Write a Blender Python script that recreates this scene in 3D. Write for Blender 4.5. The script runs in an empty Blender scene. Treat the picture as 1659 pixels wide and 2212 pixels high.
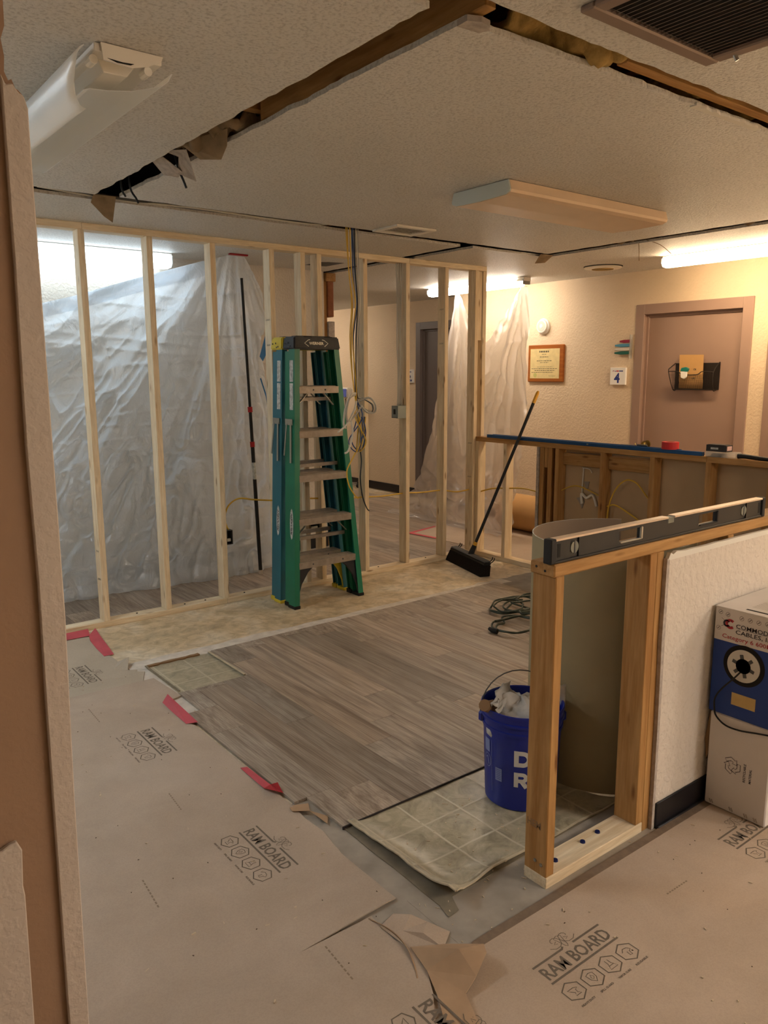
import bpy, bmesh, math, random
from mathutils import Vector, Matrix, noise
random.seed(7)
SC = bpy.context.scene
COL = SC.collection
PI = math.pi

# ------------------------------------------------------------------ camera
cam_d = bpy.data.cameras.new('camera'); cam = bpy.data.objects.new('camera', cam_d); COL.objects.link(cam)
cam_d.sensor_fit = 'HORIZONTAL'; cam_d.sensor_width = 36.0; cam_d.lens = 36.0 * 1687.98 / 1659.0
cam_d.clip_start = 0.05; cam_d.clip_end = 60
_r = Vector((0.7908012, -0.61205903, -0.00414789)); _u = Vector((0.11105342, 0.13681392, 0.98435212)); _f = Vector((0.60191411, 0.77888747, -0.17616387))
cam.matrix_world = Matrix(((_r.x, _u.x, -_f.x, 0), (_r.y, _u.y, -_f.y, 0), (_r.z, _u.z, -_f.z, 1.58), (0, 0, 0, 1)))
SC.camera = cam
# ------------------------------------------------------------------ world, exposure
W = bpy.data.worlds.new('world'); SC.world = W; W.use_nodes = True
W.node_tree.nodes['Background'].inputs[0].default_value = (1.0, 0.9, 0.78, 1)
W.node_tree.nodes['Background'].inputs[1].default_value = 0.02
SC.view_settings.view_transform = 'Standard'; SC.view_settings.look = 'None'
SC.view_settings.gamma = 1.0; SC.view_settings.use_curve_mapping = False
SC.view_settings.exposure = 1.95
L_COOL = ((0.74, 0.89, 1.0), 1.9)      # strip by the back wall
L_MID = ((1.0, 0.86, 0.71), 8.0)       # strip over the hall
L_WARM = ((1.0, 0.74, 0.46), 10.0)      # strips before the door wall
L_FILL = ((1.0, 0.90, 0.79), 14.0)      # unseen fill fixtures added in the front room, behind the camera
L_LEFT_FILL = ((0.84, 0.93, 1.0), 10.5)        # unseen cool fill strip added at the left, hidden by the front wall

# ------------------------------------------------------------------ materials
def srgb(h):
    v = [int(h[i:i+2], 16)/255 for i in (0, 2, 4)]
    return tuple(((c/12.92) if c <= .04045 else ((c+.055)/1.055)**2.4) for c in v) + (1,)
def newmat(name):
    m = bpy.data.materials.new(name); m.use_nodes = True
    nt = m.node_tree; b = nt.nodes['Principled BSDF']
    return m, nt, b
def N(nt, t, **kw):
    n = nt.nodes.new(t)
    for k, v in kw.items():
        if k in n.inputs.keys() if isinstance(k, str) else False: n.inputs[k].default_value = v
        else: setattr(n, k, v)
    return n
def ninp(n, **kw):
    for k, v in kw.items(): n.inputs[k.replace('_', ' ')].default_value = v
    return n
def coords(nt, scale=(1, 1, 1), rnd=0.0):
    tc = nt.nodes.new('ShaderNodeTexCoord'); mp = nt.nodes.new('ShaderNodeMapping')
    mp.inputs['Scale'].default_value = scale
    nt.links.new(tc.outputs['Object'], mp.inputs['Vector'])
    if rnd:
        oi = nt.nodes.new('ShaderNodeObjectInfo'); mul = nt.nodes.new('ShaderNodeVectorMath'); mul.operation = 'SCALE'
        mul.inputs[0].default_value = (1, 0.7, 0.4); nt.links.new(oi.outputs['Random'], mul.inputs['Scale'])
        m2 = nt.nodes.new('ShaderNodeVectorMath'); m2.operation = 'SCALE'; m2.inputs['Scale'].default_value = rnd
        nt.links.new(mul.outputs[0], m2.inputs[0]); nt.links.new(m2.outputs[0], mp.inputs['Location'])
    return mp.outputs['Vector']
def tex(nt, vec, scale, detail=3, rough=.55, dist=0.0):
    n = nt.nodes.new('ShaderNodeTexNoise'); n.inputs['Scale'].default_value = scale; n.inputs['Detail'].default_value = detail
    n.inputs['Roughness'].default_value = rough; n.inputs['Distortion'].default_value = dist
    nt.links.new(vec, n.inputs['Vector']); return n.outputs['Fac']
def ramp(nt, fac, stops):
    r = nt.nodes.new('ShaderNodeValToRGB'); e = r.color_ramp.elements
    e[0].position, e[0].color = stops[0]; e[1].position, e[1].color = stops[-1]
    for p, c in stops[1:-1]:
        x = e.new(p); x.color = c
    nt.links.new(fac, r.inputs['Fac']); return r.outputs['Color']
def mixc(nt, fac, a, b, mode='MIX'):
    n = nt.nodes.new('ShaderNodeMix'); n.data_type = 'RGBA'; n.blend_type = mode
    for s, v in ((n.inputs[0], fac), (n.inputs[6], a), (n.inputs[7], b)):
        if hasattr(v, 'is_linked') or hasattr(v, 'links'): nt.links.new(v, s)
        else: s.default_value = v
    return n.outputs[2]
def bump(nt, b, h, strength=.3, dist=.01):
    n = nt.nodes.new('ShaderNodeBump'); n.inputs['Strength'].default_value = strength; n.inputs['Distance'].default_value = dist
    nt.links.new(h, n.inputs['Height']); nt.links.new(n.outputs[0], b.inputs['Normal'])
MATS = {}
def plain(name, hexc, rough=.6, metal=0.0, spec=.4, var=0.0, vscale=6, bmp=0.0, bscale=80, hex2=None, alpha=None):
    m, nt, b = newmat(name)
    b.inputs['Roughness'].default_value = rough; b.inputs['Metallic'].default_value = metal; b.inputs['Specular IOR Level'].default_value = spec
    c = srgb(hexc)
    if var or hex2:
        v = coords(nt); f = tex(nt, v, vscale, 4)
        c2 = srgb(hex2) if hex2 else tuple(x*(1-var) for x in c[:3])+(1,)
        nt.links.new(ramp(nt, f, [(.35, c), (.68, c2)]), b.inputs['Base Color'])
    else: b.inputs['Base Color'].default_value = c
    if bmp:
        v = coords(nt); bump(nt, b, tex(nt, v, bscale, 3), bmp, .004)
    MATS[name] = m; return m
def wood(name, hexa, hexb, axis, rough=.65, knot=True):
    m, nt, b = newmat(name)
    sc = {'x': (1.2, 16, 16), 'y': (16, 1.2, 16), 'z': (16, 16, 1.2)}[axis]
    v = coords(nt, sc, 40.0)
    f = tex(nt, v, 1.6, 5, .6, .6); f2 = tex(nt, v, 7, 3, .6)
    col = ramp(nt, f, [(.28, srgb(hexa)), (.72, srgb(hexb))])
    dk = ramp(nt, f2, [(.40, (.82, .80, .76, 1)), (.60, (1, 1, 1, 1))])
    col = mixc(nt, .7, col, dk, 'MULTIPLY')
    if knot:
        kv = coords(nt, {'x': (4, 15, 15), 'y': (15, 4, 15), 'z': (15, 15, 4)}[axis], 25.0)
        vo = nt.nodes.new('ShaderNodeTexVoronoi'); vo.inputs['Scale'].default_value = 1.0; nt.links.new(kv, vo.inputs['Vector'])
        kc = ramp(nt, vo.outputs['Distance'], [(.07, (.30, .18, .09, 1)), (.17, (1, 1, 1, 1))])
        col = mixc(nt, .75, col, kc, 'MULTIPLY')
    nt.links.new(col, b.inputs['Base Color']); b.inputs['Roughness'].default_value = rough; b.inputs['Specular IOR Level'].default_value = .25
    bump(nt, b, f2, .25, .002)
    MATS[name] = m; return m
for ax in 'xyz':
    wood('new_' + ax, 'ECDFC4', 'D9BF98', ax)
    wood('old_' + ax, 'BE9560', '9C6E3C', ax)
# walls and ceiling
def wallmat(name, hexc, bscale=55, bs=.35, var=.06, rough=.75):
    m, nt, b = newmat(name); v = coords(nt); c = srgb(hexc)
    f = tex(nt, v, 2.2, 3); nt.links.new(ramp(nt, f, [(.35, c), (.7, tuple(x*(1-var) for x in c[:3])+(1,))]), b.inputs['Base Color'])
    b.inputs['Roughness'].default_value = rough; b.inputs['Specular IOR Level'].default_value = .35
    h = tex(nt, v, bscale, 2, .5); bump(nt, b, ramp(nt, h, [(.42, (0, 0, 0, 1)), (.6, (1, 1, 1, 1))]), bs, .004)
    MATS[name] = m
wallmat('wall_cream', 'DCC5A6'); wallmat('wall_pale', 'D6CCBE'); wallmat('wall_front', 'D4CABE', 40, .45)
wallmat('paper_brown', '9E8068', 90, .08, .1, .9); wallmat('wall_patch', 'C2B6AB', 70, .2)
m, nt, b = newmat('ceiling_tex'); v = coords(nt)
f = tex(nt, v, 95, 4, .6); f2 = tex(nt, v, 1.3, 2)
col = ramp(nt, f, [(.34, srgb('BAB6B0')), (.52, srgb('D8D5CF'))])
col = mixc(nt, .35, col, ramp(nt, f2, [(.35, (.86, .84, .8, 1)), (.65, (1, 1, 1, 1))]), 'MULTIPLY')
nt.links.new(col, b.inputs['Base Color']); b.inputs['Roughness'].default_value = .55; b.inputs['Specular IOR Level'].default_value = .45
bump(nt, b, f, .75, .008); MATS['ceiling_tex'] = m
# concrete
m, nt, b = newmat('concrete'); v = coords(nt)
f = tex(nt, v, 2.6, 8, .62, .6); g = tex(nt, v, 14, 6, .6, .8); h = tex(nt, v, .9, 3)
col = ramp(nt, f, [(.30, srgb('B0A084')), (.46, srgb('D2BC98')), (.60, srgb('DCCCB0')), (.78, srgb('EEE6D6'))])
col = mixc(nt, .45, col, ramp(nt, g, [(.35, srgb('9A9078')), (.6, srgb('FFFFFF'))]), 'MULTIPLY')
nt.links.new(col, b.inputs['Base Color']); b.inputs['Roughness'].default_value = .55; bump(nt, b, g, .12, .003); MATS['concrete'] = m
plain('concrete_grey', 'A79E92', .8, 0, .2, .25, 9, .15, 40)
plain('dust_white', 'D9D0C4', .85, 0, .2, .22, 16)
# vinyl planks: grain along Y
m, nt, b = newmat('plank')
f = tex(nt, coords(nt, (7, .55, 7), 60.0), 1.6, 6, .6, 2.6); g = tex(nt, coords(nt, (46, 1.6, 46), 60.0), 1.0, 5, .62, .8); sp = tex(nt, coords(nt, (3, 1.6, 3), 30.0), 1.4, 3)
wv = nt.nodes.new('ShaderNodeTexWave'); wv.wave_type = 'RINGS'; wv.rings_direction = 'Y'; wv.inputs['Scale'].default_value = 2.2; wv.inputs['Distortion'].default_value = 7; wv.inputs['Detail'].default_value = 3; wv.inputs['Detail Scale'].default_value = 1.2
nt.links.new(coords(nt, (14, 1.1, 14), 60.0), wv.inputs['Vector'])
col = ramp(nt, f, [(.24, srgb('84766A')), (.42, srgb('A89989')), (.60, srgb('BAAC9C')), (.78, srgb('CABDAE'))])
col = mixc(nt, .5, col, ramp(nt, g, [(.36, srgb('A0948A')), (.54, (1, 1, 1, 1))]), 'MULTIPLY')
col = mixc(nt, .20, col, ramp(nt, wv.outputs['Fac'], [(.2, srgb('8E8278')), (.6, (1, 1, 1, 1))]), 'MULTIPLY')
col = mixc(nt, .4, col, ramp(nt, sp, [(.3, srgb('C2B6AA')), (.7, (1, 1, 1, 1))]), 'MULTIPLY')
oi = nt.nodes.new('ShaderNodeObjectInfo'); col = mixc(nt, 1.0, col, oi.outputs['Color'], 'MULTIPLY')
nt.links.new(col, b.inputs['Base Color']); b.inputs['Roughness'].default_value = .42; b.inputs['Specular IOR Level'].default_value = .45
bump(nt, b, g, .12, .0015); MATS['plank'] = m
plain('plank_edge', '2E2623', .8)
# printed sheet vinyl with a tile pattern (squares 0.1755 m, joints at x=1.647, y=1.733)
m, nt, b = newmat('sheet_vinyl'); v = coords(nt)
sx = nt.nodes.new('ShaderNodeSeparateXYZ'); nt.links.new(v, sx.inputs[0])
def grid(o, off):
    a = nt.nodes.new('ShaderNodeMath'); a.operation = 'SUBTRACT'; a.inputs[1].default_value = off - .1755/2; nt.links.new(o, a.inputs[0])
    p = nt.nodes.new('ShaderNodeMath'); p.operation = 'PINGPONG'; p.inputs[1].default_value = .1755/2; nt.links.new(a.outputs[0], p.inputs[0]); return p.outputs[0]
mx = nt.nodes.new('ShaderNodeMath'); mx.operation = 'MAXIMUM'; nt.links.new(grid(sx.outputs[0], 1.647), mx.inputs[0]); nt.links.new(grid(sx.outputs[1], 1.733), mx.inputs[1])
joint = ramp(nt, mx.outputs[0], [(.0818, (0, 0, 0, 1)), (.0842, (1, 1, 1, 1))])
f = tex(nt, v, 13, 7, .66, 1.2)
tile = ramp(nt, f, [(.32, srgb('8A826C')), (.5, srgb('A89F86')), (.68, srgb('BDB49C'))])
nt.links.new(mixc(nt, joint, tile, srgb('C3BBA4')), b.inputs['Base Color'])
b.inputs['Roughness'].default_value = .28; b.inputs['Specular IOR Level'].default_value = .6
hh = mixc(nt, .8, ramp(nt, f, [(.3, (.4, .4, .4, 1)), (.7, (.7, .7, .7, 1))]), joint, 'ADD'); bump(nt, b, hh, .22, .003); MATS['sheet_vinyl'] = m
plain('vinyl_back', 'C9BCA2', .8, 0, .2, .25, 20)
plain('vinyl_under', '857B69', .7, 0, .3, .3, 14)
def boardmat(name, a, c, rough=.8):
    m, nt, b = newmat(name); v = coords(nt)
    f = tex(nt, v, 3.2, 6, .6, .4); g = tex(nt, v, 220, 2); d = tex(nt, v, 1.1, 4, .6, .8)
    col = ramp(nt, f, [(.3, srgb(a)), (.7, srgb(c))])
    col = mixc(nt, .22, col, ramp(nt, g, [(.35, (.7, .68, .66, 1)), (.6, (1, 1, 1, 1))]), 'MULTIPLY')
    col = mixc(nt, ramp(nt, d, [(.56, (0, 0, 0, 1)), (.78, (.28, .28, .28, 1))]), col, srgb('C8BDB0'))
    nt.links.new(col, b.inputs['Base Color']); b.inputs['Roughness'].default_value = rough; b.inputs['Specular IOR Level'].default_value = .25
    bump(nt, b, f, .15, .01); MATS[name] = m
boardmat('ram_a', 'BBAE9C', 'ADA08E'); boardmat('ram_b', 'BAA998', 'AC9B8A'); boardmat('ram_c', 'BDAA97', 'AF9C89')
plain('ram_back', 'B6987A', .85, 0, .2, .18, 8)
plain('ram_strip', '82705F', .85, 0, .2, .2, 40)
plain('ink', '756A5E', .85, 0, .2, .18, 60)
plain('ink_light', '8A7B6A', .85, 0, .2)
plain('tape_red', 'C8525C', .5, 0, .4, .15, 10); plain('tape_red_dark', 'A81E26', .45)
plain('tape_blue', '2F7FC8', .55); plain('tape_roll_red', 'C0282A', .45)
# ladders
plain('lad_green', '1E7A5C', .38, 0, .5, .2, 4); plain('lad_teal', '2C6E7E', .4, 0, .5, .12, 4)
plain('lad_black', '2A2A2C', .5, 0, .4, .4, 18); plain('lad_yellow', 'D8C23A', .5, 0, .4, .1)
plain('lad_step', 'A69A8C', .42, .35, .5, .25, 25); plain('lad_metal', 'B5B2A6', .35, .8)
plain('label_white', 'D8DCD8', .6, 0, .3, .5, 45); plain('black', '151515', .55); plain('rubber', '1B1A19', .6, 0, .3)
plain('base_black', '17161A', .4, 0, .4); plain('grey_box', '8C9490', .45, .4); plain('dark_grey', '4E4F50', .6)
plain('cable_yellow', 'D0A93A', .45); plain('cable_blue', '2E4A7C', .45); plain('cable_grey', 'A9A79E', .5); plain('cable_white', 'CFCBBE', .5); plain('cable_black', '20262B', .5); plain('cord_green', '2F3A2E', .42, 0, .5)
plain('white_paint', 'E4E2DA', .45); plain('white_plastic', 'ECE8DE', .4); plain('fix_white', 'E6E0D4', .4, 0, .5)
plain('lens_off', 'D9BFA2', .4, 0, .4, .12, 3); plain('endcap_cool', 'C4CCC8', .45)  # unlit dimness put into the tan lens, cool light into the bluish caps
plain('door_brown', '9C8070', .5, 0, .4, .05, 3, .05, 60); plain('frame_brown', '9A7F70', .42, 0, .45); plain('door_dark', '6A5E58', .5); plain('frame_dark', '6E625C', .45)
plain('brass', '8E7A44', .3, .9); plain('steel', 'A8A8A4', .3, .9)
wood('plaque_wood', 'A9652C', '8A4A1C', 'y', .35, False)
plain('gold_paper', 'E6D096', .35, .15, .5, .12, 20); plain('print_dark', '5A5340', .7); plain('seal', 'C3BE74', .5)
plain('kraft', 'C79A62', .75, 0, .25, .1); plain('mesh_black', '2C2520', .5, .3)
plain('teal_plastic', '1F7A6C', .4); plain('flag_red', '8E2038', .45); plain('flag_blue', '4D8CA8', .45); plain('flag_white', 'CFC6B8', .45); plain('flag_green', '1E5C4E', .45)
plain('sign_white', 'EDE9E2', .4); plain('sign_blue', '24357E', .5); plain('sign_red', 'C03038', .5)
plain('bucket_blue', '16278A', .33, 0, .5, .15, 6); plain('bucket_print', 'C4C6C8', .5); plain('bucket_print2', '7C88B4', .5)
plain('bag_white', 'C8C6C2', .6, 0, .3, .3, 14, .4, 40); plain('bag_brown', '8A6C4C', .8)
plain('box_white', 'D8D2CE', .6, 0, .3, .06, 5); plain('box_blue', '1E3F8C', .5, 0, .4, .12, 6); plain('box_ink', '2A2430', .6); plain('box_red', 'B2303C', .55); plain('box_label', 'C8AC72', .7, 0, .3, .1, 30)
plain('spool_white', 'CFCCC4', .45); plain('hole_dark', '14110F', .8)
plain('level_black', '18191B', .45, 0, .4, .25, 30); plain('level_top', 'D6BFA8', .35, .3, .5, .2, 20); plain('vial', '77796F', .2); plain('level_rubber', '1D1D1E', .7)
plain('roll_out', 'A09272', .7, 0, .25, .1); plain('roll_in', '94806C', .75, 0, .25, .1)
plain('rail_blue', '1C4F86', .35, .4, .5, .1); plain('clear_plastic', 'D2CCC2', .25, 0, .5); plain('carton_black', '2A2422', .5); plain('carton_print', 'C9A9A8', .6)
plain('insul', 'B2935A', .95, 0, .1, .45, 20, .8, 60); plain('insul_paper', '9A8468', .9, 0, .15, .4, 12); plain('void', '4A3626', .9); plain('grille', '8C7A70', .5, .2); plain('drywall_core', 'BDB2A8', .95, 0, .1, .3, 40)
plain('drywall_back', 'BCA17E', .9, 0, .2, .12, 3); plain('compound', 'DCD8CE', .8); plain('screw_blue', '26306A', .4, .5)
plain('yellow_grip', 'D09A2E', .4); plain('bristle', '241E1A', .9, 0, .1, .35, 90); plain('pole_white', 'D9CDBE', .5)
plain('pipe_grey', 'A09890', .4, .5); plain('monitor_blue', '5868B8', .4); plain('chip', 'CDBBA0', .9); plain('chip_dark', '5A4A3C', .9); plain('stub_wood', '9A6244', .8, 0, .2, .3, 14)
def emit(name, col, strength):
    m = bpy.data.materials.new(name); m.use_nodes = True; nt = m.node_tree
    nt.nodes.remove(nt.nodes['Principled BSDF']); e = nt.nodes.new('ShaderNodeEmission')
    e.inputs[0].default_value = (*col, 1); e.inputs[1].default_value = strength
    nt.links.new(e.outputs[0], nt.nodes['Material Output'].inputs[0]); MATS[name] = m
emit('lit_cool', *L_COOL); emit('lit_mid', *L_MID); emit('lit_warm', *L_WARM); emit('lit_fill', *L_FILL); emit('lit_left_fill', *L_LEFT_FILL)
def film(name, hexc, clear, rough=.3, bs=.5, bscale=9, gl=.10):
    m = bpy.data.materials.new(name); m.use_nodes = True; nt = m.node_tree; nt.nodes.remove(nt.nodes['Principled BSDF'])
    c = srgb(hexc); v = coords(nt)
    d = nt.nodes.new('ShaderNodeBsdfDiffuse'); d.inputs[0].default_value = c
    t = nt.nodes.new('ShaderNodeBsdfTranslucent'); t.inputs[0].default_value = c
    tr = nt.nodes.new('ShaderNodeBsdfTransparent'); tr.inputs[0].default_value = (.96, .97, .98, 1)
    g = nt.nodes.new('ShaderNodeBsdfGlossy'); g.inputs[1].default_value = rough; g.inputs[0].default_value = (.9, .9, .9, 1)
    bn = nt.nodes.new('ShaderNodeBump'); bn.inputs['Strength'].default_value = bs; bn.inputs['Distance'].default_value = .02
    w1 = tex(nt, coords(nt, (1, 1, .6)), bscale, 4, .6, 1.5); nt.links.new(w1, bn.inputs['Height'])
    for s in (d, t, g): nt.links.new(bn.outputs[0], s.inputs['Normal'])
    m1 = nt.nodes.new('ShaderNodeMixShader'); m1.inputs[0].default_value = .68; nt.links.new(d.outputs[0], m1.inputs[1]); nt.links.new(t.outputs[0], m1.inputs[2])
    m2 = nt.nodes.new('ShaderNodeMixShader'); m2.inputs[0].default_value = clear; nt.links.new(m1.outputs[0], m2.inputs[1]); nt.links.new(tr.outputs[0], m2.inputs[2])
    m3 = nt.nodes.new('ShaderNodeMixShader'); m3.inputs[0].default_value = gl; nt.links.new(m2.outputs[0], m3.inputs[1]); nt.links.new(g.outputs[0], m3.inputs[2])
    nt.links.new(m3.outputs[0], nt.nodes['Material Output'].inputs[0]); MATS[name] = m
film('film_left', 'E6EEF6', .15, .30, .7, 11); film('film_right', 'F4EEEA', .36, .18, .3, 7, .14)
film('lens_film', 'F6F8F8', .04, .4, .05, 300); film('clear_box', 'E6E2DA', .55, .2, .1)

# ------------------------------------------------------------------ mesh helpers
class MB:
    def __init__(s): s.v = []; s.f = []; s.mi = []; s.cur = 0
    def add(s, vs, fs):
        o = len(s.v); s.v += [tuple(p) for p in vs]; s.f += [tuple(i+o for i in q) for q in fs]; s.mi += [s.cur]*len(fs); return s
    def box(s, x0, x1, y0, y1, z0, z1):
        return s.add([(x0, y0, z0), (x1, y0, z0), (x1, y1, z0), (x0, y1, z0), (x0, y0, z1), (x1, y0, z1), (x1, y1, z1), (x0, y1, z1)],
                     [(3, 2, 1, 0), (4, 5, 6, 7), (0, 1, 5, 4), (1, 2, 6, 5), (2, 3, 7, 6), (3, 0, 4, 7)])
    def hexa(s, bot, top):                                   # two quads of points, counter-clockwise seen from above
        return s.add(list(bot)+list(top), [(3, 2, 1, 0), (4, 5, 6, 7), (0, 1, 5, 4), (1, 2, 6, 5), (2, 3, 7, 6), (3, 0, 4, 7)])
    def bar(s, a, b, w, d, up=(0, 0, 1)):                    # rectangular bar a->b, w across, d along 'up'
        a = Vector(a); b = Vector(b); t = (b-a).normalized(); x = t.cross(Vector(up))
        if x.length < 1e-4: x = t.cross(Vector((1, 0, 0)))
        x.normalize(); y = x.cross(t)
        q = [x*sx*w/2 + y*sy*d/2 for sx, sy in ((-1, -1), (1, -1), (1, 1), (-1, 1))]
        return s.add([a+p for p in q]+[b+p for p in q], [(0, 1, 2, 3), (7, 6, 5, 4), (1, 0, 4, 5), (2, 1, 5, 6), (3, 2, 6, 7), (0, 3, 7, 4)])
    def tube(s, pts, r, n=8, smooth=0, cap=True):
        P = [Vector(p) for p in pts]
        if smooth:
            Q = []
            for i in range(len(P)-1):
                p0 = P[max(i-1, 0)]; p1 = P[i]; p2 = P[i+1]; p3 = P[min(i+2, len(P)-1)]
                for k in range(smooth):
                    t = k/smooth
                    Q.append(.5*((2*p1)+(p2-p0)*t+(2*p0-5*p1+4*p2-p3)*t*t+(3*p1-p0-3*p2+p3)*t**3))
            Q.append(P[-1]); P = Q
        o = len(s.v); x = None; vs = []; fs = []
        for i, p in enumerate(P):
            t = (P[min(i+1, len(P)-1)]-P[max(i-1, 0)]).normalized()
            if x is None:
                x = t.cross(Vector((0, 0, 1)))
                if x.length < .1: x = t.cross(Vector((1, 0, 0)))
            x = (x - t*x.dot(t)).normalized(); y = t.cross(x)
            rr = r(i/(len(P)-1)) if callable(r) else r
            vs += [p + (x*math.cos(2*PI*k/n)+y*math.sin(2*PI*k/n))*rr for k in range(n)]
        for i in range(len(P)-1):
            for k in range(n): fs.append((i*n+k, i*n+(k+1) % n, (i+1)*n+(k+1) % n, (i+1)*n+k))
        if cap: fs += [tuple(reversed(range(n))), tuple(range((len(P)-1)*n, len(P)*n))]
        return s.add(vs, fs)
    def lathe(s, prof, c, n=32, axis='z', a0=0, a1=2*PI):
        full = abs(a1-a0-2*PI) < 1e-6; m = n if full else n+1; vs = []; fs = []
        for r, h in prof:
            for k in range(m):
                a = a0+(a1-a0)*k/n; p = (r*math.cos(a), r*math.sin(a), h)
                if axis == 'x': p = (h, p[0], p[1])
                if axis == 'y': p = (p[1], h, p[0])
                vs.append((c[0]+p[0], c[1]+p[1], c[2]+p[2]))
        for i in range(len(prof)-1):
            for k in range(m if full else n): fs.append((i*m+k, i*m+(k+1) % m, (i+1)*m+(k+1) % m, (i+1)*m+k))
        if full:
            if prof[0][0] > 1e-5: fs.append(tuple(reversed(range(m))))
            if prof[-1][0] > 1e-5: fs.append(tuple(range((len(prof)-1)*m, len(prof)*m)))
        return s.add(vs, fs)
    def prism(s, poly, z0, z1, fn=None):                     # polygon (a,b) extruded along the third axis; fn maps (a,b,c)->xyz
        n = len(poly); fn = fn or (lambda a, b, c: (a, b, c))
        vs = [fn(a, b, z0) for a, b in poly]+[fn(a, b, z1) for a, b in poly]
        return s.add(vs, [tuple(reversed(range(n))), tuple(range(n, 2*n))]+[(i, (i+1) % n, (i+1) % n+n, i+n) for i in range(n)])
    def grid(s, nu, nv, fn):
        vs = [fn(i/nu, j/nv) for j in range(nv+1) for i in range(nu+1)]
        return s.add(vs, [(j*(nu+1)+i, j*(nu+1)+i+1, (j+1)*(nu+1)+i+1, (j+1)*(nu+1)+i) for j in range(nv) for i in range(nu)])
    def stroke(s, pts, w, fn=None, closed=False):            # flat ribbon along a 2-D line
        P = [Vector((p[0], p[1])) for p in pts]; n = len(P); L = []; fn = fn or (lambda a, b: (a, b, 0))
        for i in range(n):
            a = P[(i-1) % n] if closed or i > 0 else P[i]; c = P[(i+1) % n] if closed or i < n-1 else P[i]
            t = (c-a); t = t.normalized() if t.length > 1e-9 else Vector((1, 0)); nn = Vector((-t.y, t.x))*w/2
            L += [fn(*(P[i]-nn)), fn(*(P[i]+nn))]
        m = n if closed else n-1
        return s.add(L, [(2*i, 2*((i+1) % n), 2*((i+1) % n)+1, 2*i+1) for i in range(m)])
    def build(s, name, mat, parent=None, bev=0.0, smooth=False, seg=1, solid=0.0, fix=True, slots=None):
        me = bpy.data.meshes.new(name); me.from_pydata([tuple(p) for p in s.v], [], s.f); me.validate()
        bm = bmesh.new(); bm.from_mesh(me)
        if fix: bmesh.ops.recalc_face_normals(bm, faces=bm.faces)
        if bev:
            es = [e for e in bm.edges if len(e.link_faces) == 2 and e.calc_face_angle(0) > .5]
            bmesh.ops.bevel(bm, geom=es, offset=bev, segments=seg, affect='EDGES', clamp_overlap=True)
        bm.to_mesh(me); bm.free()
        if slots:
            for k in slots: me.materials.append(MATS[k])
            for i, p in enumerate(me.polygons):
                if i < len(s.mi) and len(me.polygons) == len(s.mi): p.material_index = s.mi[i]
        else: me.materials.append(MATS[mat])
        if smooth:
            for p in me.polygons: p.use_smooth = True
            if smooth != 'all':
                try: me.set_sharp_from_angle(angle=.7)
                except Exception: pass
        o = bpy.data.objects.new(name, me); COL.objects.link(o)
        if solid:
            md = o.modifiers.new('solid', 'SOLIDIFY'); md.thickness = solid; md.offset = 0
        if parent is not None: attach(o, parent)
        return o
def attach(o, parent):
    o.parent = parent; o.matrix_parent_inverse = Matrix.Translation(parent.location).inverted() if parent.type == 'EMPTY' else Matrix.Identity(4)
def tag(o, label, cat, group=None, kind=None):
    if label: o['label'] = label
    if cat: o['category'] = cat
    if group: o['group'] = group
    if kind: o['kind'] = kind
    return o
def thing(name, label, cat, loc=(0, 0, 0), group=None, kind=None):
    o = bpy.data.objects.new(name, None); COL.objects.link(o); o.location = loc; o.empty_display_size = .1
    return tag(o, label, cat, group, kind)
def struct(o, label=None, cat=None):
    o['kind'] = 'structure'
    return tag(o, label, cat)
def B(name, mat, parent, *bx, bev=0.0, label=None):
    o = MB().box(*bx).build(name, mat, parent, bev)
    if label: o['label'] = label
    return o
DG = None
def text_pts(body, size, offset=0.0, sx=1.0, align='LEFT'):
    cu = bpy.data.curves.new('t', 'FONT'); cu.body = body; cu.size = size; cu.offset = offset; cu.align_x = align; cu.resolution_u = 2; cu.fill_mode = 'FRONT'
    ob = bpy.data.objects.new('t', cu); COL.objects.link(ob)
    dg = bpy.context.evaluated_depsgraph_get(); dg.update()
    me = bpy.data.meshes.new_from_object(ob.evaluated_get(dg))
    vs = [(v.co.x*sx, v.co.y) for v in me.vertices]; fs = [tuple(p.vertices) for p in me.polygons]
    bpy.data.objects.remove(ob); bpy.data.curves.remove(cu); bpy.data.meshes.remove(me)
    return vs, fs
def add_text(mb, body, size, fn, x=0, y=0, offset=0.0, sx=1.0, width=None, align='LEFT'):
    vs, fs = text_pts(body, size, offset, 1.0, align)
    if width:
        lo = min(v[0] for v in vs); hi = max(v[0] for v in vs); k = width/(hi-lo); vs = [((v[0]-(lo if align == 'LEFT' else 0))*k, v[1]) for v in vs]
    else: vs = [(v[0]*sx, v[1]) for v in vs]
    mb.add([fn(v[0]+x, v[1]+y) for v in vs], fs)
def fbm(x, y, z, s=1.0): return noise.fractal(Vector((x*s, y*s, z*s)), 1.0, 2.0, 4)
def nz(x, y, z=0.0): return noise.noise(Vector((x, y, z)))

# =================================================================== STRUCTURE
CZ = 2.44
floor = struct(MB().box(-2.2, 8.2, -3.2, 11.2, -.12, 0).build('floor', 'concrete'))
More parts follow.
